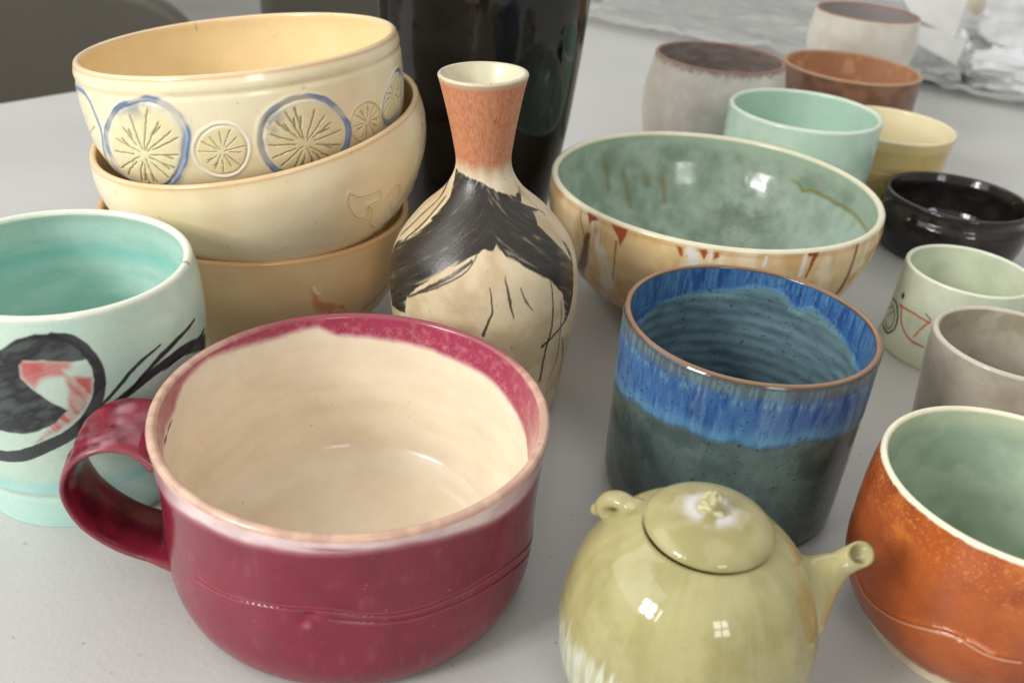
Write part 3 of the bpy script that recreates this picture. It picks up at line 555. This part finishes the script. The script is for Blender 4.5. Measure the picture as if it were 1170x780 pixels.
# ---- blue mug
def blue():
    p=Pot('blue_mug',9)
    gr=mix(col(86,102,98),col(66,82,80),ss(.35,.7,fbm(p.cyl,1.2,5,2))); gr=mix(gr,col(96,116,116),ss(.55,.75,fbm(p.cyl,2.0,4,6,(1,1,.5)))*.5); p.C[:]=gr
    st=fbm(np.stack([p.ct*p.R*3.4,p.st*p.R*3.4,p.z*.55],1),1,4,9); st2=fbm(np.stack([p.ct*p.R*9,p.st*p.R*9,p.z*1.6],1),1,3,19)
    B1=col(66,108,156); B2=col(38,74,130); B3=col(108,154,178)
    bl=mix(B1,B2,ss(.45,.7,st)); bl=mix(bl,B3,ss(.45,.75,st2)*.45); bl=mix(bl,B2,ss(.5,.8,fbm(p.cyl,9,3,29))*.4); bl=mix(bl,col(58,84,134),np.exp(-((p.z-p.H+1.5)/.7)**2)*.35)
    zb=p.curve('blue_out')+.25*(fbm(p.ring,3,3,5)-.5)+.10*(st-.5)
    top=p.z-(p.H-.75)-.4*(st-.5)
    m=p.out*ss(-.22,.12,p.z-zb+.05*(st2-.5)); p.C=mix(p.C,mix(bl,col(96,146,170),np.exp(-((p.z-zb-.2)/.35)**2)*.5),m)
    p.paint(mix(col(92,98,88),col(110,140,140),ss(.45,.65,st2)*.6),p.out*ss(-.2,.4,top)*.8)
    p.paint(col(64,52,48),p.out*ss(p.H-.28,p.H-.08,p.z)*.8)
    p.paint(col(120,160,160),p.out*np.exp(-((top+.15)/.12)**2)*ss(.4,.6,st2)*.4)
    zi=p.curve('blue_in',True)+.18*(st-.5)+.12*(st2-.5)
    inn=mix(col(98,122,128),col(78,102,110),ss(.35,.7,fbm(p.cyl,1,4,12,(1,1,3)))); p.C=np.where(p.inner[:,None],inn,p.C)
    mi=p.inner*ss(-.06,.06,p.z-zi); p.C=mix(p.C,mix(bl,col(130,178,196),np.exp(-((p.z-zi-.1)/.12)**2)*.3),mi)
    p.paint(col(120,160,156),p.inner*np.exp(-((p.z-zi+.08)/.15)**2)*.35*(p.th>5)*(p.th<150))
    p.paint(col(66,60,54),p.lip*.8+p.inner*ss(p.H-.1,p.H-.03,p.z)*.6); p.paint(col(142,106,76),p.lip*ss(p.H-.075,p.H-.03,p.z)*.9)
    sp=ss(.84,.90,fbm(p.cyl,10,1,66)); p.paint(col(28,34,42),sp*(p.out|p.inner)*.7)
    p.disp+=p.inner*(.016*np.sin(p.z*11+.4*np.sin(p.T)))*(p.z<7.2)
    p.disp+=.03*m*p.out
    o=p.build(ceramic('blue_rutile',rough=.10,bump=.2,bscale=60,mottle=.12,speck=.6,speckcol=(.015,.02,.03),spscale=800),objname='tumbler')
    tag(o,'large straight sided dark green tumbler with a bright blue band and brown lip','tumbler')
blue()
def orange():
    p=Pot('orange_mug',10); n=fbm(p.cyl,.8,5,4); p.C[:]=mix(col(172,88,42),col(136,62,30),ss(.25,.85,n)); p.paint(col(206,124,56),p.out*ss(.45,.7,fbm(p.cyl,1.1,4,14))*.55*ss(4,6.5,p.z))
    sp=ss(.60,.74,fbm(p.cyl,15,2,24)); p.paint(col(220,150,92),p.out*sp*(.08+.34*ss(4.8,6.8,p.z)))
    p.paint(col(206,214,184),p.inner*1.); p.paint(mix(col(172,188,166),col(148,168,148),ss(.4,.7,fbm(p.cyl,.7,4,5))),p.inner*(1-ss(p.H-1.6,p.H,p.z))*.95)
    p.paint(col(232,226,200),(p.lip+p.out*ss(-.03,.05,p.z-(p.H-.14)+.12*(fbm(p.cyl,3,3,3)-.5)))*.95)
    p.paint(col(120,60,34),p.out*np.exp(-((p.z-.75)/.2)**2)*.6); p.paint(col(226,210,180),p.out*(1-ss(.3,.5,p.z+.3*(fbm(p.cyl,2,3,8)-.5)))*.9)
    g=p.line('o_groove',.02,soft=.06); 
    zc=3.3; u=p.z-zc; th=p.th
    full=p.out*np.where(th>-100,np.exp(-((p.z-3.54)/.05)**2),0); g=np.maximum(g,full)
    p.disp-=.10*g; p.disp+=.11*p.line('o_groove',.03,soft=.14,pp=[(a,b+.14) for a,b in p.pts('o_groove')]); p.paint(col(232,196,156),p.line('o_groove',.02,soft=.05,pp=[(a,b-.09) for a,b in p.pts('o_groove')])*.6)  # pale lines along the groove are highlights painted in
    g=p.line('o_groove2',.03,soft=.08); p.disp+=.08*g; p.paint(col(230,196,160),g*.4); p.paint(col(90,34,14),np.clip(full,0,1)*.5)
    p.disp+=p.out*.004*np.sin(p.z*6)
    o=p.build(ceramic('shino_orange',rough=.13,bump=.25,bscale=70,fine=.35,mottle=.12),objname='cup'); tag(o,'round burnt orange cup with pale green inside and a grooved line near its foot','cup')
orange()
def grey():
    p=Pot('grey_cup',11); p.C[:]=mix(col(174,166,150),col(158,150,134),ss(.3,.8,fbm(p.cyl,1,5,4))); p.paint(col(134,128,92),p.inner*ss(p.H-2.2,p.H-.6,p.z)*ss(.35,.6,fbm(p.cyl,1.3,3,3))*.5)
    p.paint(col(196,190,172),p.lip*.8); p.paint(col(168,146,112),p.out*(1-ss(.6,2.6,p.z))*.6)
    o=p.build(ceramic('grey_crackle',rough=.22,crackle=.28,cscale=520,bump=.15,mottle=.08,speck=.2),objname='cup'); tag(o,'small waisted grey crackled cup just behind the orange one at the right edge','cup')
grey()
def bike():
    p=Pot('bicycle_cup',12); p.C[:]=mix(col(206,212,188),col(190,200,174),ss(.35,.7,fbm(p.cyl,.8,4,4))); p.paint(col(222,224,204),p.lip*.8)
    ik=col(38,42,44); rd=col(190,84,58)
    for k,w in (('k_wheel',.085),('k_w2',.05)): p.paint(ik,p.line(k,w,soft=.035,amp=.12,sc=4)*.9)
    for k,w in (('k_r1',.07),('k_r2',.075),('k_r3',.06),('k_r4',.05)): p.paint(rd,p.line(k,w,soft=.035,amp=.08,sc=4)*.85)
    p.paint(ik,p.line('k_b1',.04,soft=.03)*.9); u0,z0=p.pts('k_dot')[0]; p.paint(ik,p.out*(1-ss(.14,.22,np.hypot(p.u-u0,p.z-z0))))
    p.paint(col(176,160,120),p.out*(1-ss(.05,.16,p.z))*.6)
    o=p.build(ceramic('pale_celadon',rough=.14,bump=.15,mottle=.04,speck=.2),objname='cup'); tag(o,'pale celadon cup with a red and black bicycle drawn on its side','cup')
bike()
def simple(name,seed,mat,label,cat,fn,objname):
    p=Pot(name,seed); fn(p); o=p.build(mat,objname=objname); tag(o,label,cat); return o
def f_black(p):
    p.C[:]=mix(col(30,28,28),col(46,38,32),ss(.4,.7,fbm(p.cyl,1,4,2))); p.paint(col(86,74,60),p.out*np.exp(-((p.z-3.6)/.25)**2)*ss(.4,.7,fbm(p.cyl,1,3,5))*.5)
simple('black_bowl',13,ceramic('black_gloss',rough=.07,bump=.3,bscale=60,mottle=.15),'low glossy black bowl with a turned-in collar, right of the wide green bowl','bowl',f_black,'bowl')
def f_mint(p):
    p.C[:]=mix(col(178,208,190),col(194,218,202),ss(.35,.7,fbm(p.cyl,.7,4,2))); p.paint(col(178,206,188),p.inner*.7); p.paint(col(214,226,206),p.lip*.8+p.out*np.exp(-((p.z-p.H)/.15)**2)*.5)
simple('mint_bowl',14,ceramic('mint_glaze',rough=.14,bump=.15,mottle=.04),'smooth mint green cup behind the wide green bowl','cup',f_mint,'cup')
def f_yel(p):
    p.C[:]=mix(col(224,200,138),col(210,184,118),ss(.35,.7,fbm(p.cyl,.7,4,2))); w=ss(-.1,.1,p.z-(p.H-.9)); p.paint(col(234,216,158),p.out*w*.7); p.paint(col(228,218,184),p.inner*.9+p.lip*.8)
    p.disp-=p.out*.06*np.exp(-((p.z-3.6)/.07)**2); p.paint(col(240,226,180),p.out*np.exp(-((p.z-3.7)/.05)**2)*.7)
simple('yellow_cup',15,ceramic('yellow_glaze',rough=.15,bump=.15,mottle=.04),'small pale yellow cup beside the mint green one','cup',f_yel,'cup')
def f_frost(p):
    n=fbm(p.cyl,3,5,2); p.C[:]=mix(col(224,220,212),col(214,208,202),ss(.4,.65,fbm(p.cyl,1,4,8))); t=p.z-(p.H-.55)-.8*(n-.5)
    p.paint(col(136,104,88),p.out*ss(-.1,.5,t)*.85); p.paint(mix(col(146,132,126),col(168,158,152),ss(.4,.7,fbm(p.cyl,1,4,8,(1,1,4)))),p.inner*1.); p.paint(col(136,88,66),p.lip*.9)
    p.paint(col(176,162,130),p.out*(1-ss(-150,-125,p.th))*.4)
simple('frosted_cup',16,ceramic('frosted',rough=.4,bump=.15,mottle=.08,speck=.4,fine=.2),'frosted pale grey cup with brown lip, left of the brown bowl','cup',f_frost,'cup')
def f_brown(p):
    p.C[:]=mix(col(140,102,82),col(116,82,66),ss(.35,.7,fbm(p.cyl,1,4,2))); p.paint(col(192,104,54),p.out*(1-ss(3.8,4.8,p.z))*.8); p.paint(mix(col(184,136,104),col(208,164,124),ss(.5,.7,fbm(p.cyl,.8,4,6))),p.inner*1.); p.paint(col(190,150,112),p.lip*.7)
    p.paint(col(88,66,56),p.out*np.exp(-((p.z-p.H)/.2)**2)*.6)
simple('brown_bowl',17,ceramic('brown_glaze',rough=.25,bump=.15,mottle=.08),'rust brown cup with orange inside, standing in front of the white one','cup',f_brown,'cup')
def f_white(p):
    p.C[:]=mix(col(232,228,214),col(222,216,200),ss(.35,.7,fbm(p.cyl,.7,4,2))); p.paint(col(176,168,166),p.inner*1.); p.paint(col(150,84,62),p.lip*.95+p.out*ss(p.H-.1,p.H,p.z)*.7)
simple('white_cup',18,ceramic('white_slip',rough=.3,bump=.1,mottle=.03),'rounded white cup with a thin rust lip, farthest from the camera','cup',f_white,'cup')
# ---- teapot
def tp_cols(P,seed=0):
    c=mix(col(172,164,116),col(154,146,98),ss(.35,.7,fbm(P,.9,4,3+seed))); c=mix(c,col(170,164,124),ss(.5,.7,fbm(P,1.3,4,8+seed))*.5); return mix(c,col(176,140,92),ss(.6,.8,fbm(P,2.2,3,18+seed))*.12)
def teapot():
    c0=POT['teapot_body']['c']; root=empty('teapot',c0); tag(root,'small round olive green teapot with short spout and flat lid, front right','teapot')
    mat=ceramic('ash_glaze',rough=.06,rvar=.04,bump=.07,bscale=60,mottle=.05,speck=.2,speckcol=(.2,.1,.04),spscale=700)
    p=Pot('teapot_body',20); p.C[:]=tp_cols(p.loc)
    run=fbm(np.stack([p.ct*p.R*3.2,p.st*p.R*3.2,p.z*.35],1),1,4,9); run2=fbm(np.stack([p.ct*p.R*9,p.st*p.R*9,p.z*.7],1),1,3,19)
    p.paint(col(150,146,94),p.out*ss(.4,.7,run)*.3); p.paint(col(176,172,128),p.out*ss(.45,.75,run2)*.2)
    zl=3.1+1.9*(run-.5)+1.0*(run2-.5)+.9*np.exp(-((p.th+150)/30)**2)-.9*np.exp(-((p.th+50)/35)**2)
    p.paint(col(206,212,196),p.out*(1-ss(-.15,.5,p.z-zl))*(.35+.65*ss(.35,.6,run2))*.85)
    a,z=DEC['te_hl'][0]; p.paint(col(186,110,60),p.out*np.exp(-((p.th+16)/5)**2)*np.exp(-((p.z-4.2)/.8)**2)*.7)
    p.disp+=p.out*.004*np.sin(p.z*6)
    p.build(mat,root,'body')
    # lid: shallow dome with a rounded edge, overhanging the neck
    prof=spline([(.02,8.38),(.6,8.36),(1.3,8.22),(1.75,8.02),(1.98,7.82),(2.03,7.68),(1.95,7.56),(1.7,7.5),(1.0,7.5),(.02,7.5)],70)
    t=np.linspace(0,2*np.pi,160,endpoint=False); X=np.stack([prof[:,0][:,None]*np.cos(t),prof[:,0][:,None]*np.sin(t),np.repeat(prof[:,1][:,None],160,1)],-1)
    X[...,0]+=.05; X[...,2]+=.02; Y=X.reshape(-1,3); C=tp_cols(Y,5); rr=np.hypot(Y[:,0],Y[:,1]); C=mix(C,col(206,202,204),np.exp(-((rr-.62)/.22)**2)*ss(.35,.55,fbm(Y,2.2,3,4))*.8)
    X[...,2]+=.04*(fbm(Y,1.2,2,9).reshape(X.shape[:2])-.5)
    lid=grid_mesh('lid',X,mat,root,closed=(False,True),C=C)
    # knob: a twisted little bud
    kp=spline([(.42,8.28),(.40,8.42),(.30,8.52),(.34,8.64),(.33,8.78),(.22,8.90),(.13,9.0),(.02,9.04)],50); t=np.linspace(0,2*np.pi,64,endpoint=False)
    X=np.zeros((50,64,3))
    for i,(r,z) in enumerate(kp):
        q=1+.16*np.cos(3*t+z*7)+.07*np.cos(5*t-z*4); X[i,:,0]=.02+r*q*np.cos(t)+.12*(z-8.4)*(z>8.4)*-.3; X[i,:,1]=r*q*np.sin(t); X[i,:,2]=z+.05*np.cos(t+1)*(z>8.6)
    Y=X.reshape(-1,3); grid_mesh('knob',X,mat,lid,closed=(False,True),C=mix(tp_cols(Y,7),col(216,212,176),ss(.4,.6,fbm(Y,4,2,2))*.6),caps=True)
    # spout: broad at the body, pinched to a cut mouth
    X=tube([(2.3,.1,4.6),(3.2,.2,5.1),(3.95,.35,5.6),(4.5,.5,6.02),(4.9,.6,6.3),(5.25,.63,6.55)],[2.35,2.05,1.42,.76,.43,.42],40,60); C=tp_cols(X.reshape(-1,3),11); 
    U=nrm(np.array([.1,-.55,.8]))
    for q in range(46,60):
        cc=X[q].mean(0); T_=nrm(X[min(q+1,59)].mean(0)-X[q-1].mean(0)); X[q]-=(((X[q]-cc)@U)*1.15*((q-45)/14.)**1.5)[:,None]*T_
    X2=[]
    for q,k in zip(range(59,34,-3),np.linspace(.74,.62,9)):
        cc=X[q].mean(0); X2.append(cc+(X[q]-cc)*k)
    X2=np.array(X2)
    full=np.concatenate([X,X2]); 
    C=tp_cols(full.reshape(-1,3),11); grid_mesh('spout',full,mat,root,closed=(False,True),C=C,caps=False)
    # lug handle: a folded loop of clay on the shoulder, holed through
    ang=math.radians(148); d=np.array([math.cos(ang),math.sin(ang),0]); 
    def L(r,s,z): tt=np.array([-d[1],d[0],0]); return tuple(r*d+s*tt+np.array([0,0,z]))
    parts=[]
    a1=np.linspace(0,2*np.pi,40,endpoint=False); b1=np.linspace(0,2*np.pi,24,endpoint=False)
    A1,B1=np.meshgrid(a1,b1,indexing='ij'); rad=.50+.05*np.cos(A1*2+.6); mn=.38
    q=rad+mn*np.cos(B1); parts.append((np.stack([q*np.cos(A1),mn*1.1*np.sin(B1),q*np.sin(A1)*.85],-1),(True,True)))
    ph=np.linspace(.05,np.pi-.05,20)[:,None]; tt=np.linspace(0,2*np.pi,28,endpoint=False)[None]
    for cx,cz,rx,ry,rz in ((.92,-.2,.30,.32,.28),(-.85,.1,.6,.45,.42),(-.35,-.55,.7,.45,.35)):
        parts.append((np.stack([cx+rx*np.sin(ph)*np.cos(tt),ry*np.sin(ph)*np.sin(tt),cz+rz*np.cos(ph)+0*tt],-1),(False,True)))
    V=[];F=[];base=np.array(L(3.08,0,6.78)); tg=np.array([-d[1],d[0],0]); zz=nrm(np.array([0,0,1.])+.35*d); dd=nrm(d-.35*np.array([0,0,1.]))
    for G,cl in parts:
        o0=len(V); n_,m_=G.shape[:2]; G=G*np.array([.84,.9,.84]); W=G[...,0:1]*dd+G[...,1:2]*tg+G[...,2:3]*zz+base; V+=W.reshape(-1,3).tolist()
        for i in range(n_ if cl[0] else n_-1):
            for j in range(m_): F.append((o0+i*m_+j,o0+i*m_+(j+1)%m_,o0+((i+1)%n_)*m_+(j+1)%m_,o0+((i+1)%n_)*m_+j))
        if not cl[0]: F+=[tuple(o0+j for j in range(m_))[::-1],tuple(o0+(n_-1)*m_+j for j in range(m_))]
    me=bpy.data.meshes.new('lug'); me.from_pydata((np.array(V)*S).tolist(),[],F); bm=bmesh.new(); bm.from_mesh(me); bmesh.ops.recalc_face_normals(bm,faces=bm.faces); bm.to_mesh(me); bm.free()
    o=bpy.data.objects.new('lug',me); COL.objects.link(o); o.parent=root
    rm=o.modifiers.new('blend','REMESH'); rm.mode='VOXEL'; rm.voxel_size=.0005; rm.use_smooth_shade=True
    sm=o.modifiers.new('soften','SMOOTH'); sm.factor=.6; sm.iterations=10
    lm=ceramic('ash_glaze_lug',rough=.06,rvar=.04,bump=.07); lm.node_tree.nodes['Principled BSDF'].inputs['Base Color'].default_value=(*col(164,157,112),1)
    for l in list(lm.node_tree.links):
        if l.to_socket.name in('Base Color','Roughness') and l.to_node.type=='BSDF_PRINCIPLED': lm.node_tree.links.remove(l)
    lm.node_tree.nodes['Principled BSDF'].inputs['Roughness'].default_value=.08; me.materials.append(lm)
teapot()
# ============================================================ SETTING
def table():
    root=empty('table',(0,60,0)); tag(root,'pale grey table top that all the pottery stands on','table')
    m=plain('grey_laminate',tuple(col(187,187,183)),rough=.36,bump=.10,bscale=380,specks=.5,noise=.05,nscale=7)
    A=np.array([-46.2,81.2]);B=np.array([-42.2,86.1]); e=nrm(B-A); n=np.array([e[1],-e[0]])
    P=[A-e*110,A+e*170,A+e*170+n*190,A-e*110+n*190]
    bm=bmesh.new(); vs=[bm.verts.new((q[0]*S,(q[1]-60)*S,0)) for q in P]; f=bm.faces.new(vs); bmesh.ops.recalc_face_normals(bm,faces=[f])
    if f.normal.z<0: f.normal_flip()
    r=bmesh.ops.extrude_face_region(bm,geom=[f]); bmesh.ops.translate(bm,verts=[v for v in r['geom'] if isinstance(v,bmesh.types.BMVert)],vec=(0,0,-.03)); bmesh.ops.recalc_face_normals(bm,faces=bm.faces)
    bmesh.ops.bevel(bm,geom=[e_ for e_ in bm.edges],offset=.002,segments=2,affect='EDGES')
    me=bpy.data.meshes.new('tabletop'); bm.to_mesh(me); bm.free(); me.materials.append(m); o=bpy.data.objects.new('tabletop',me); COL.objects.link(o); o.parent=root
    lm=plain('leg_metal',(.05,.05,.05),rough=.4)
    for a,b in ((12,12),(268,12),(268,178),(12,178)):
        q=A-e*110+e*a+n*b; X=tube([(q[0],q[1]-60,-3),(q[0],q[1]-60,-38),(q[0],q[1]-60,-75)],[2.,2.,2.],16,8); grid_mesh('leg',X,lm,root,closed=(False,True),caps=True)
    return e,n,A
E_,N_,A_=table()
def floor():
    m=plain('floor_vinyl',tuple(col(150,148,142)),rough=.5,noise=.12,nscale=2)
    me=bpy.data.meshes.new('floor'); s=30; me.from_pydata([(-s,-s,0),(s,-s,0),(s,s,0),(-s,s,0)],[],[(0,1,2,3)]); me.materials.append(m); o=bpy.data.objects.new('floor',me); COL.objects.link(o); o.location=(0,0,-.75); o['kind']='structure'
floor()
def chair(x,y,w,top,rz,label,cornr=9,hback=34):
    root=empty('chair',(x,y,-75)); root.rotation_euler=(0,0,math.radians(rz)); tag(root,label,'chair','dark chairs behind the table')
    m=plain('chair_shell',tuple(col(84,80,70)),rough=.55,bump=.1,noise=.06,nscale=6); lm=plain('chair_legs',(.06,.06,.06),rough=.35)
    # backrest: rounded panel, curved round the sitter
    nx,nz=40,24; X=[]
    for side in (0,1):
        row=[]
        for i in range(nx):
            u=-1+2*i/(nx-1); xx=u*w/2; edge=max(0,abs(xx)-(w/2-cornr))
            h=top+75-cornr+math.sqrt(max(cornr**2-edge**2,0)); col_=[]
            for j in range(nz):
                zz=h-hback*(1-j/(nz-1)) if True else 0
                col_.append((xx, (-4*u*u)+ (1.1 if side else -1.1)*(1 if 0<i<nx-1 else .3), zz))
            row.append(col_)
        X.append(row)
    a=np.array(X[0]);b=np.array(X[1])[:, ::-1]; full=np.concatenate([a,b],axis=1); grid_mesh('backrest',full,m,root,closed=(False,True),caps=True)
    t=np.linspace(0,2*np.pi,64,endpoint=False); se=lambda k,z:[(k*w/2*np.sign(math.cos(q))*abs(math.cos(q))**.5,-24+k*22*np.sign(math.sin(q))*abs(math.sin(q))**.5,z) for q in t]
    grid_mesh('seat',np.array([se(.02,43.2),se(.9,43),se(.99,42.4),se(1,41.5),se(.97,40.5),se(.02,40.3)]),m,root,closed=(False,True),caps=True)
    for sx in (-1,1):
        grid_mesh('leg',tube([(sx*w*.36,-8,41),(sx*w*.42,-2,20),(sx*w*.45,1,0.5)],[1.2,1.2,1.2],14,16),lm,root,closed=(False,True),caps=True)
        grid_mesh('leg',tube([(sx*w*.36,-40,41),(sx*w*.42,-44,20),(sx*w*.45,-47,.5)],[1.2,1.2,1.2],14,16),lm,root,closed=(False,True),caps=True)
        grid_mesh('back_post',tube([(sx*w*.3,-8,40),(sx*w*.3,-1,48),(sx*w*.3,-3.2,top+75-20)],[1.1,1.1,1.1],14,20),lm,root,closed=(False,True),caps=True)
chair(-68,122,54,2.2,12,'dark olive chair with rounded back beyond the left edge of the table',12,42)
chair(-20,168,52,2,0,'dark chair seen between the yellow bowls and the black vase',4,52)
# loose clear sheet on the floor behind
def crumple(name,X0,X1,Y0,Y1,nx,ny,amp,mat,z0,seed,frame=None,sc=.12):
    u,v=np.meshgrid(np.linspace(0,1,nx),np.linspace(0,1,ny),indexing='ij')
    x=X0+(X1-X0)*u; y=Y0+(Y1-Y0)*v; P=np.stack([x.ravel(),y.ravel(),x.ravel()*0],1)
    n=fbm(P,sc,3,seed); rid=1-abs(2*n-1); n2=fbm(P,sc*3.2,3,seed+4); rid2=1-abs(2*n2-1)
    z=z0+amp*(rid**3*.7+rid2**4*.35).reshape(x.shape)
    Q=np.stack([x,y,z],-1)
    if frame is not None: Q=frame(Q)
    return Q
plast=plain('clear_plastic',(.46,.46,.44),rough=.14,alpha=.55,bump=.4,bscale=9,noise=.1,nscale=9)
def sheet():
    # edge from (6,134) to (55,108), lying over the far end of the table
    a=np.array([2,136.2]); d=nrm(np.array([48.1,-26.1])); n=np.array([-d[1],d[0]])
    fr=lambda Q:np.stack([a[0]+Q[...,0]*d[0]+Q[...,1]*n[0],a[1]+Q[...,0]*d[1]+Q[...,1]*n[1],Q[...,2]],-1)
    Q=crumple('s',0,110,0,62,150,100,1.5,None,.15,3,None,.09)
    lipz=.9*np.exp(-((Q[...,1]-1.0)/.9)**2)*(.4+fbm(np.stack([Q[...,0].ravel(),Q[...,0].ravel()*0,Q[...,0].ravel()*0],1),.25,2,5).reshape(Q.shape[:2])); Q[...,2]+=lipz
    Q[...,1]+=.8*(fbm(np.stack([Q[...,0].ravel(),Q[...,0].ravel()*0,Q[...,0].ravel()*0],1),.12,2,15).reshape(Q.shape[:2])-.5)
    Q[...,2]=np.minimum(Q[...,2],3); o=grid_mesh('plastic_sheet',fr(Q),plast); tag(o,'creased clear plastic sheet spread over the far end of the table','plastic sheet')
sheet()
def bag(loc,rx,ry,rz,seed,label,mat,amp=.35):
    n,m=70,110; ph=np.linspace(.02,np.pi-.02,n)[:,None]; th=np.linspace(0,2*np.pi,m,endpoint=False)[None]
    D=np.stack([np.sin(ph)*np.cos(th),np.sin(ph)*np.sin(th),np.cos(ph)+0*th],-1); Y=D.reshape(-1,3)
    f=fbm(Y+seed,1.5,1,seed); f2=fbm(Y+seed,2.9,1,seed+3); f3=fbm(Y+seed*2,6,1,seed+5); R=1+amp*((1-abs(2*f-1))**3-.5)+.22*((1-abs(2*f2-1))**4-.3)+.06*(1-abs(2*f3-1))**4
    X=(Y*R[:,None]*np.array([rx,ry,rz])).reshape(n,m,3); X[...,2]=np.maximum(X[...,2],-rz*.75)+rz*.75
    o=grid_mesh('plastic_bag',X,mat,closed=(False,True),caps=True,loc=loc); tag(o,label,'bag','crumpled plastic at the back right'); return o
white_pl=plain('white_film',(.86,.87,.88),rough=.2,alpha=.74,bump=.2,bscale=22,noise=.08,nscale=12)
bag((63,129,.6),11,8,6,3,'big crumpled bag of cloudy plastic at the right edge, highest of the wrapping',white_pl)
bag((57,116.5,.6),7,4.5,2.3,8,'low crumpled bag of plastic lying right of the brown cup',white_pl)
bag((70,121,.6),8,5,4.5,17,'puffy bag of clear plastic at the right edge in front of the biggest one',white_pl)
bag((48,121,.6),5,5,3,12,'crumpled plastic bag directly behind the white cup',white_pl)
def paper(name,c4,thick,mat,label,cat,seed):
    n=24; c4=np.array(c4,float); u,v=np.meshgrid(np.linspace(0,1,n),np.linspace(0,1,n),indexing='ij'); u=u[...,None];v=v[...,None]
    X=(1-u)*(1-v)*c4[0]+u*(1-v)*c4[1]+u*v*c4[2]+(1-u)*v*c4[3]; nn=nrm(np.cross(c4[1]-c4[0],c4[3]-c4[0]))
    w=.5*(fbm(X.reshape(-1,3),.2,2,seed).reshape(n,n,1)-.5)*2; X=X+nn*w; Y=X+nn*thick
    full=np.concatenate([X,Y[:, ::-1]],axis=1); cen=full.reshape(-1,3).mean(0); o=grid_mesh(name,full-cen,mat,closed=(False,True),caps=True,loc=cen); tag(o,label,cat); return o
kraft=plain('white_paper',tuple(col(214,214,210)),rough=.7,bump=.1,noise=.04)
paper('paper',[(42.6,122,9.2),(52.2,125,9.5),(48.6,117,5.6),(42.9,116,7.6)],.12,kraft,'upper of two white sheets of paper tucked in the plastic behind the white cup','paper',4)
paper('paper',[(43.8,117,7.0),(50.5,118,5.2),(47.9,113,3.1),(42.2,112,5.4)],.12,kraft,'folded white card slanting down in front of the crumpled plastic at the back','paper',9)
def wrapped():
    POT['wrapped_pot']=dict(c=np.array([56.2,130.,0]),outer=[(2.4,0),(2.9,2),(3.0,5),(2.9,8),(2.6,11)],wall=.3,floor=.5,lean=(0,0),nt=200,ns=(100,6,20),inner=None,foot=.4)
    p=Pot('wrapped_pot',30); p.C[:]=col(206,196,172)
    DEC['w1']=[(-150,3.),(-125,3.6),(-108,5),(-100,7),(-98,9)]; DEC['w2']=[(-98,9),(-90,6),(-80,4.6),(-64,4.4),(-50,6.)]
    for k in ('w1','w2'): p.paint(col(112,134,176),p.line(k,.22,soft=.08))
    o=p.build(ceramic('cream_glaze',rough=.3),objname='cup'); tag(o,'cream cup with a looping blue line, half buried in plastic at the top right','cup')
wrapped()
# ============================================================ LIGHT
w=bpy.data.worlds.new('World'); sc.world=w; w.use_nodes=True; nt=w.node_tree; bg=nt.nodes['Background']
tc=node(nt,'ShaderNodeTexCoord'); sp=node(nt,'ShaderNodeSeparateXYZ'); nt.links.new(tc.outputs['Generated'],sp.inputs[0])
mr=node(nt,'ShaderNodeMapRange'); mr.inputs[1].default_value=-.4; mr.inputs[2].default_value=.9; mr.inputs[3].default_value=.2; mr.inputs[4].default_value=.85; nt.links.new(sp.outputs[2],mr.inputs[0])
nt.links.new(mr.outputs[0],bg.inputs['Strength']); bg.inputs['Color'].default_value=(.785,.775,.755,1)
def area(name,az,el,dist,sx,sy,power,colr,tgt=(0,.4,.05),off=(0,0)):
    l=bpy.data.lights.new(name,'AREA'); l.shape='RECTANGLE'; l.size=sx; l.size_y=sy; l.energy=power; l.color=colr
    o=bpy.data.objects.new(name,l); COL.objects.link(o); a,e=math.radians(az),math.radians(el)
    d=Vector((math.sin(a)*math.cos(e),math.cos(a)*math.cos(e),math.sin(e))); q=(-d).to_track_quat('-Z','Y'); o.rotation_euler=q.to_euler()
    o.location=Vector(tgt)+d*dist+q@Vector((off[0],off[1],0)); return o
for i in (-1,1):
    for j in (-1,1): area('window_pane_light',-131,27,2.0,.18,.21,WP,(1,.985,.96),off=(i*.115,j*.135))
area('window_pane_light',-131,27,2.0,.05,.46,WP*.25,(1,.985,.96),off=(.36,0))
area('window_wall_light',-98,38,3.0,3.2,2.2,WW,(1,.985,.96))
for i in (-1,1):
    for j in (-1,1): area('far_window_light',160,27,2.6,.24,.3,WF/4,(1,.985,.96),off=(i*.15,j*.19))
area('back_window_light',15,40,3.2,2.4,1.2,WB,(.97,.985,1))
# ============================================================ CAMERA
cd=bpy.data.cameras.new('Camera'); cam=bpy.data.objects.new('Camera',cd); COL.objects.link(cam); sc.camera=cam
cd.sensor_width=36; cd.lens=36*1100/1170; cd.clip_start=.01; cd.clip_end=100
th,ro=math.radians(29.8),math.radians(4.8)
R0=Vector((1,0,0));U0=Vector((0,math.sin(th),math.cos(th)));FW=Vector((0,math.cos(th),-math.sin(th)))
X=math.cos(ro)*R0+math.sin(ro)*U0; Y=-math.sin(ro)*R0+math.cos(ro)*U0
cam.matrix_world=Matrix(((X.x,Y.x,-FW.x,0),(X.y,Y.y,-FW.y,0),(X.z,Y.z,-FW.z,.27),(0,0,0,1)))
cd.dof.use_dof=True; cd.dof.focus_distance=.40; cd.dof.aperture_fstop=12
sc.view_settings.view_transform='Standard'; sc.view_settings.look='None'; sc.view_settings.exposure=EXPO; sc.view_settings.gamma=1
sc.cycles.max_bounces=8
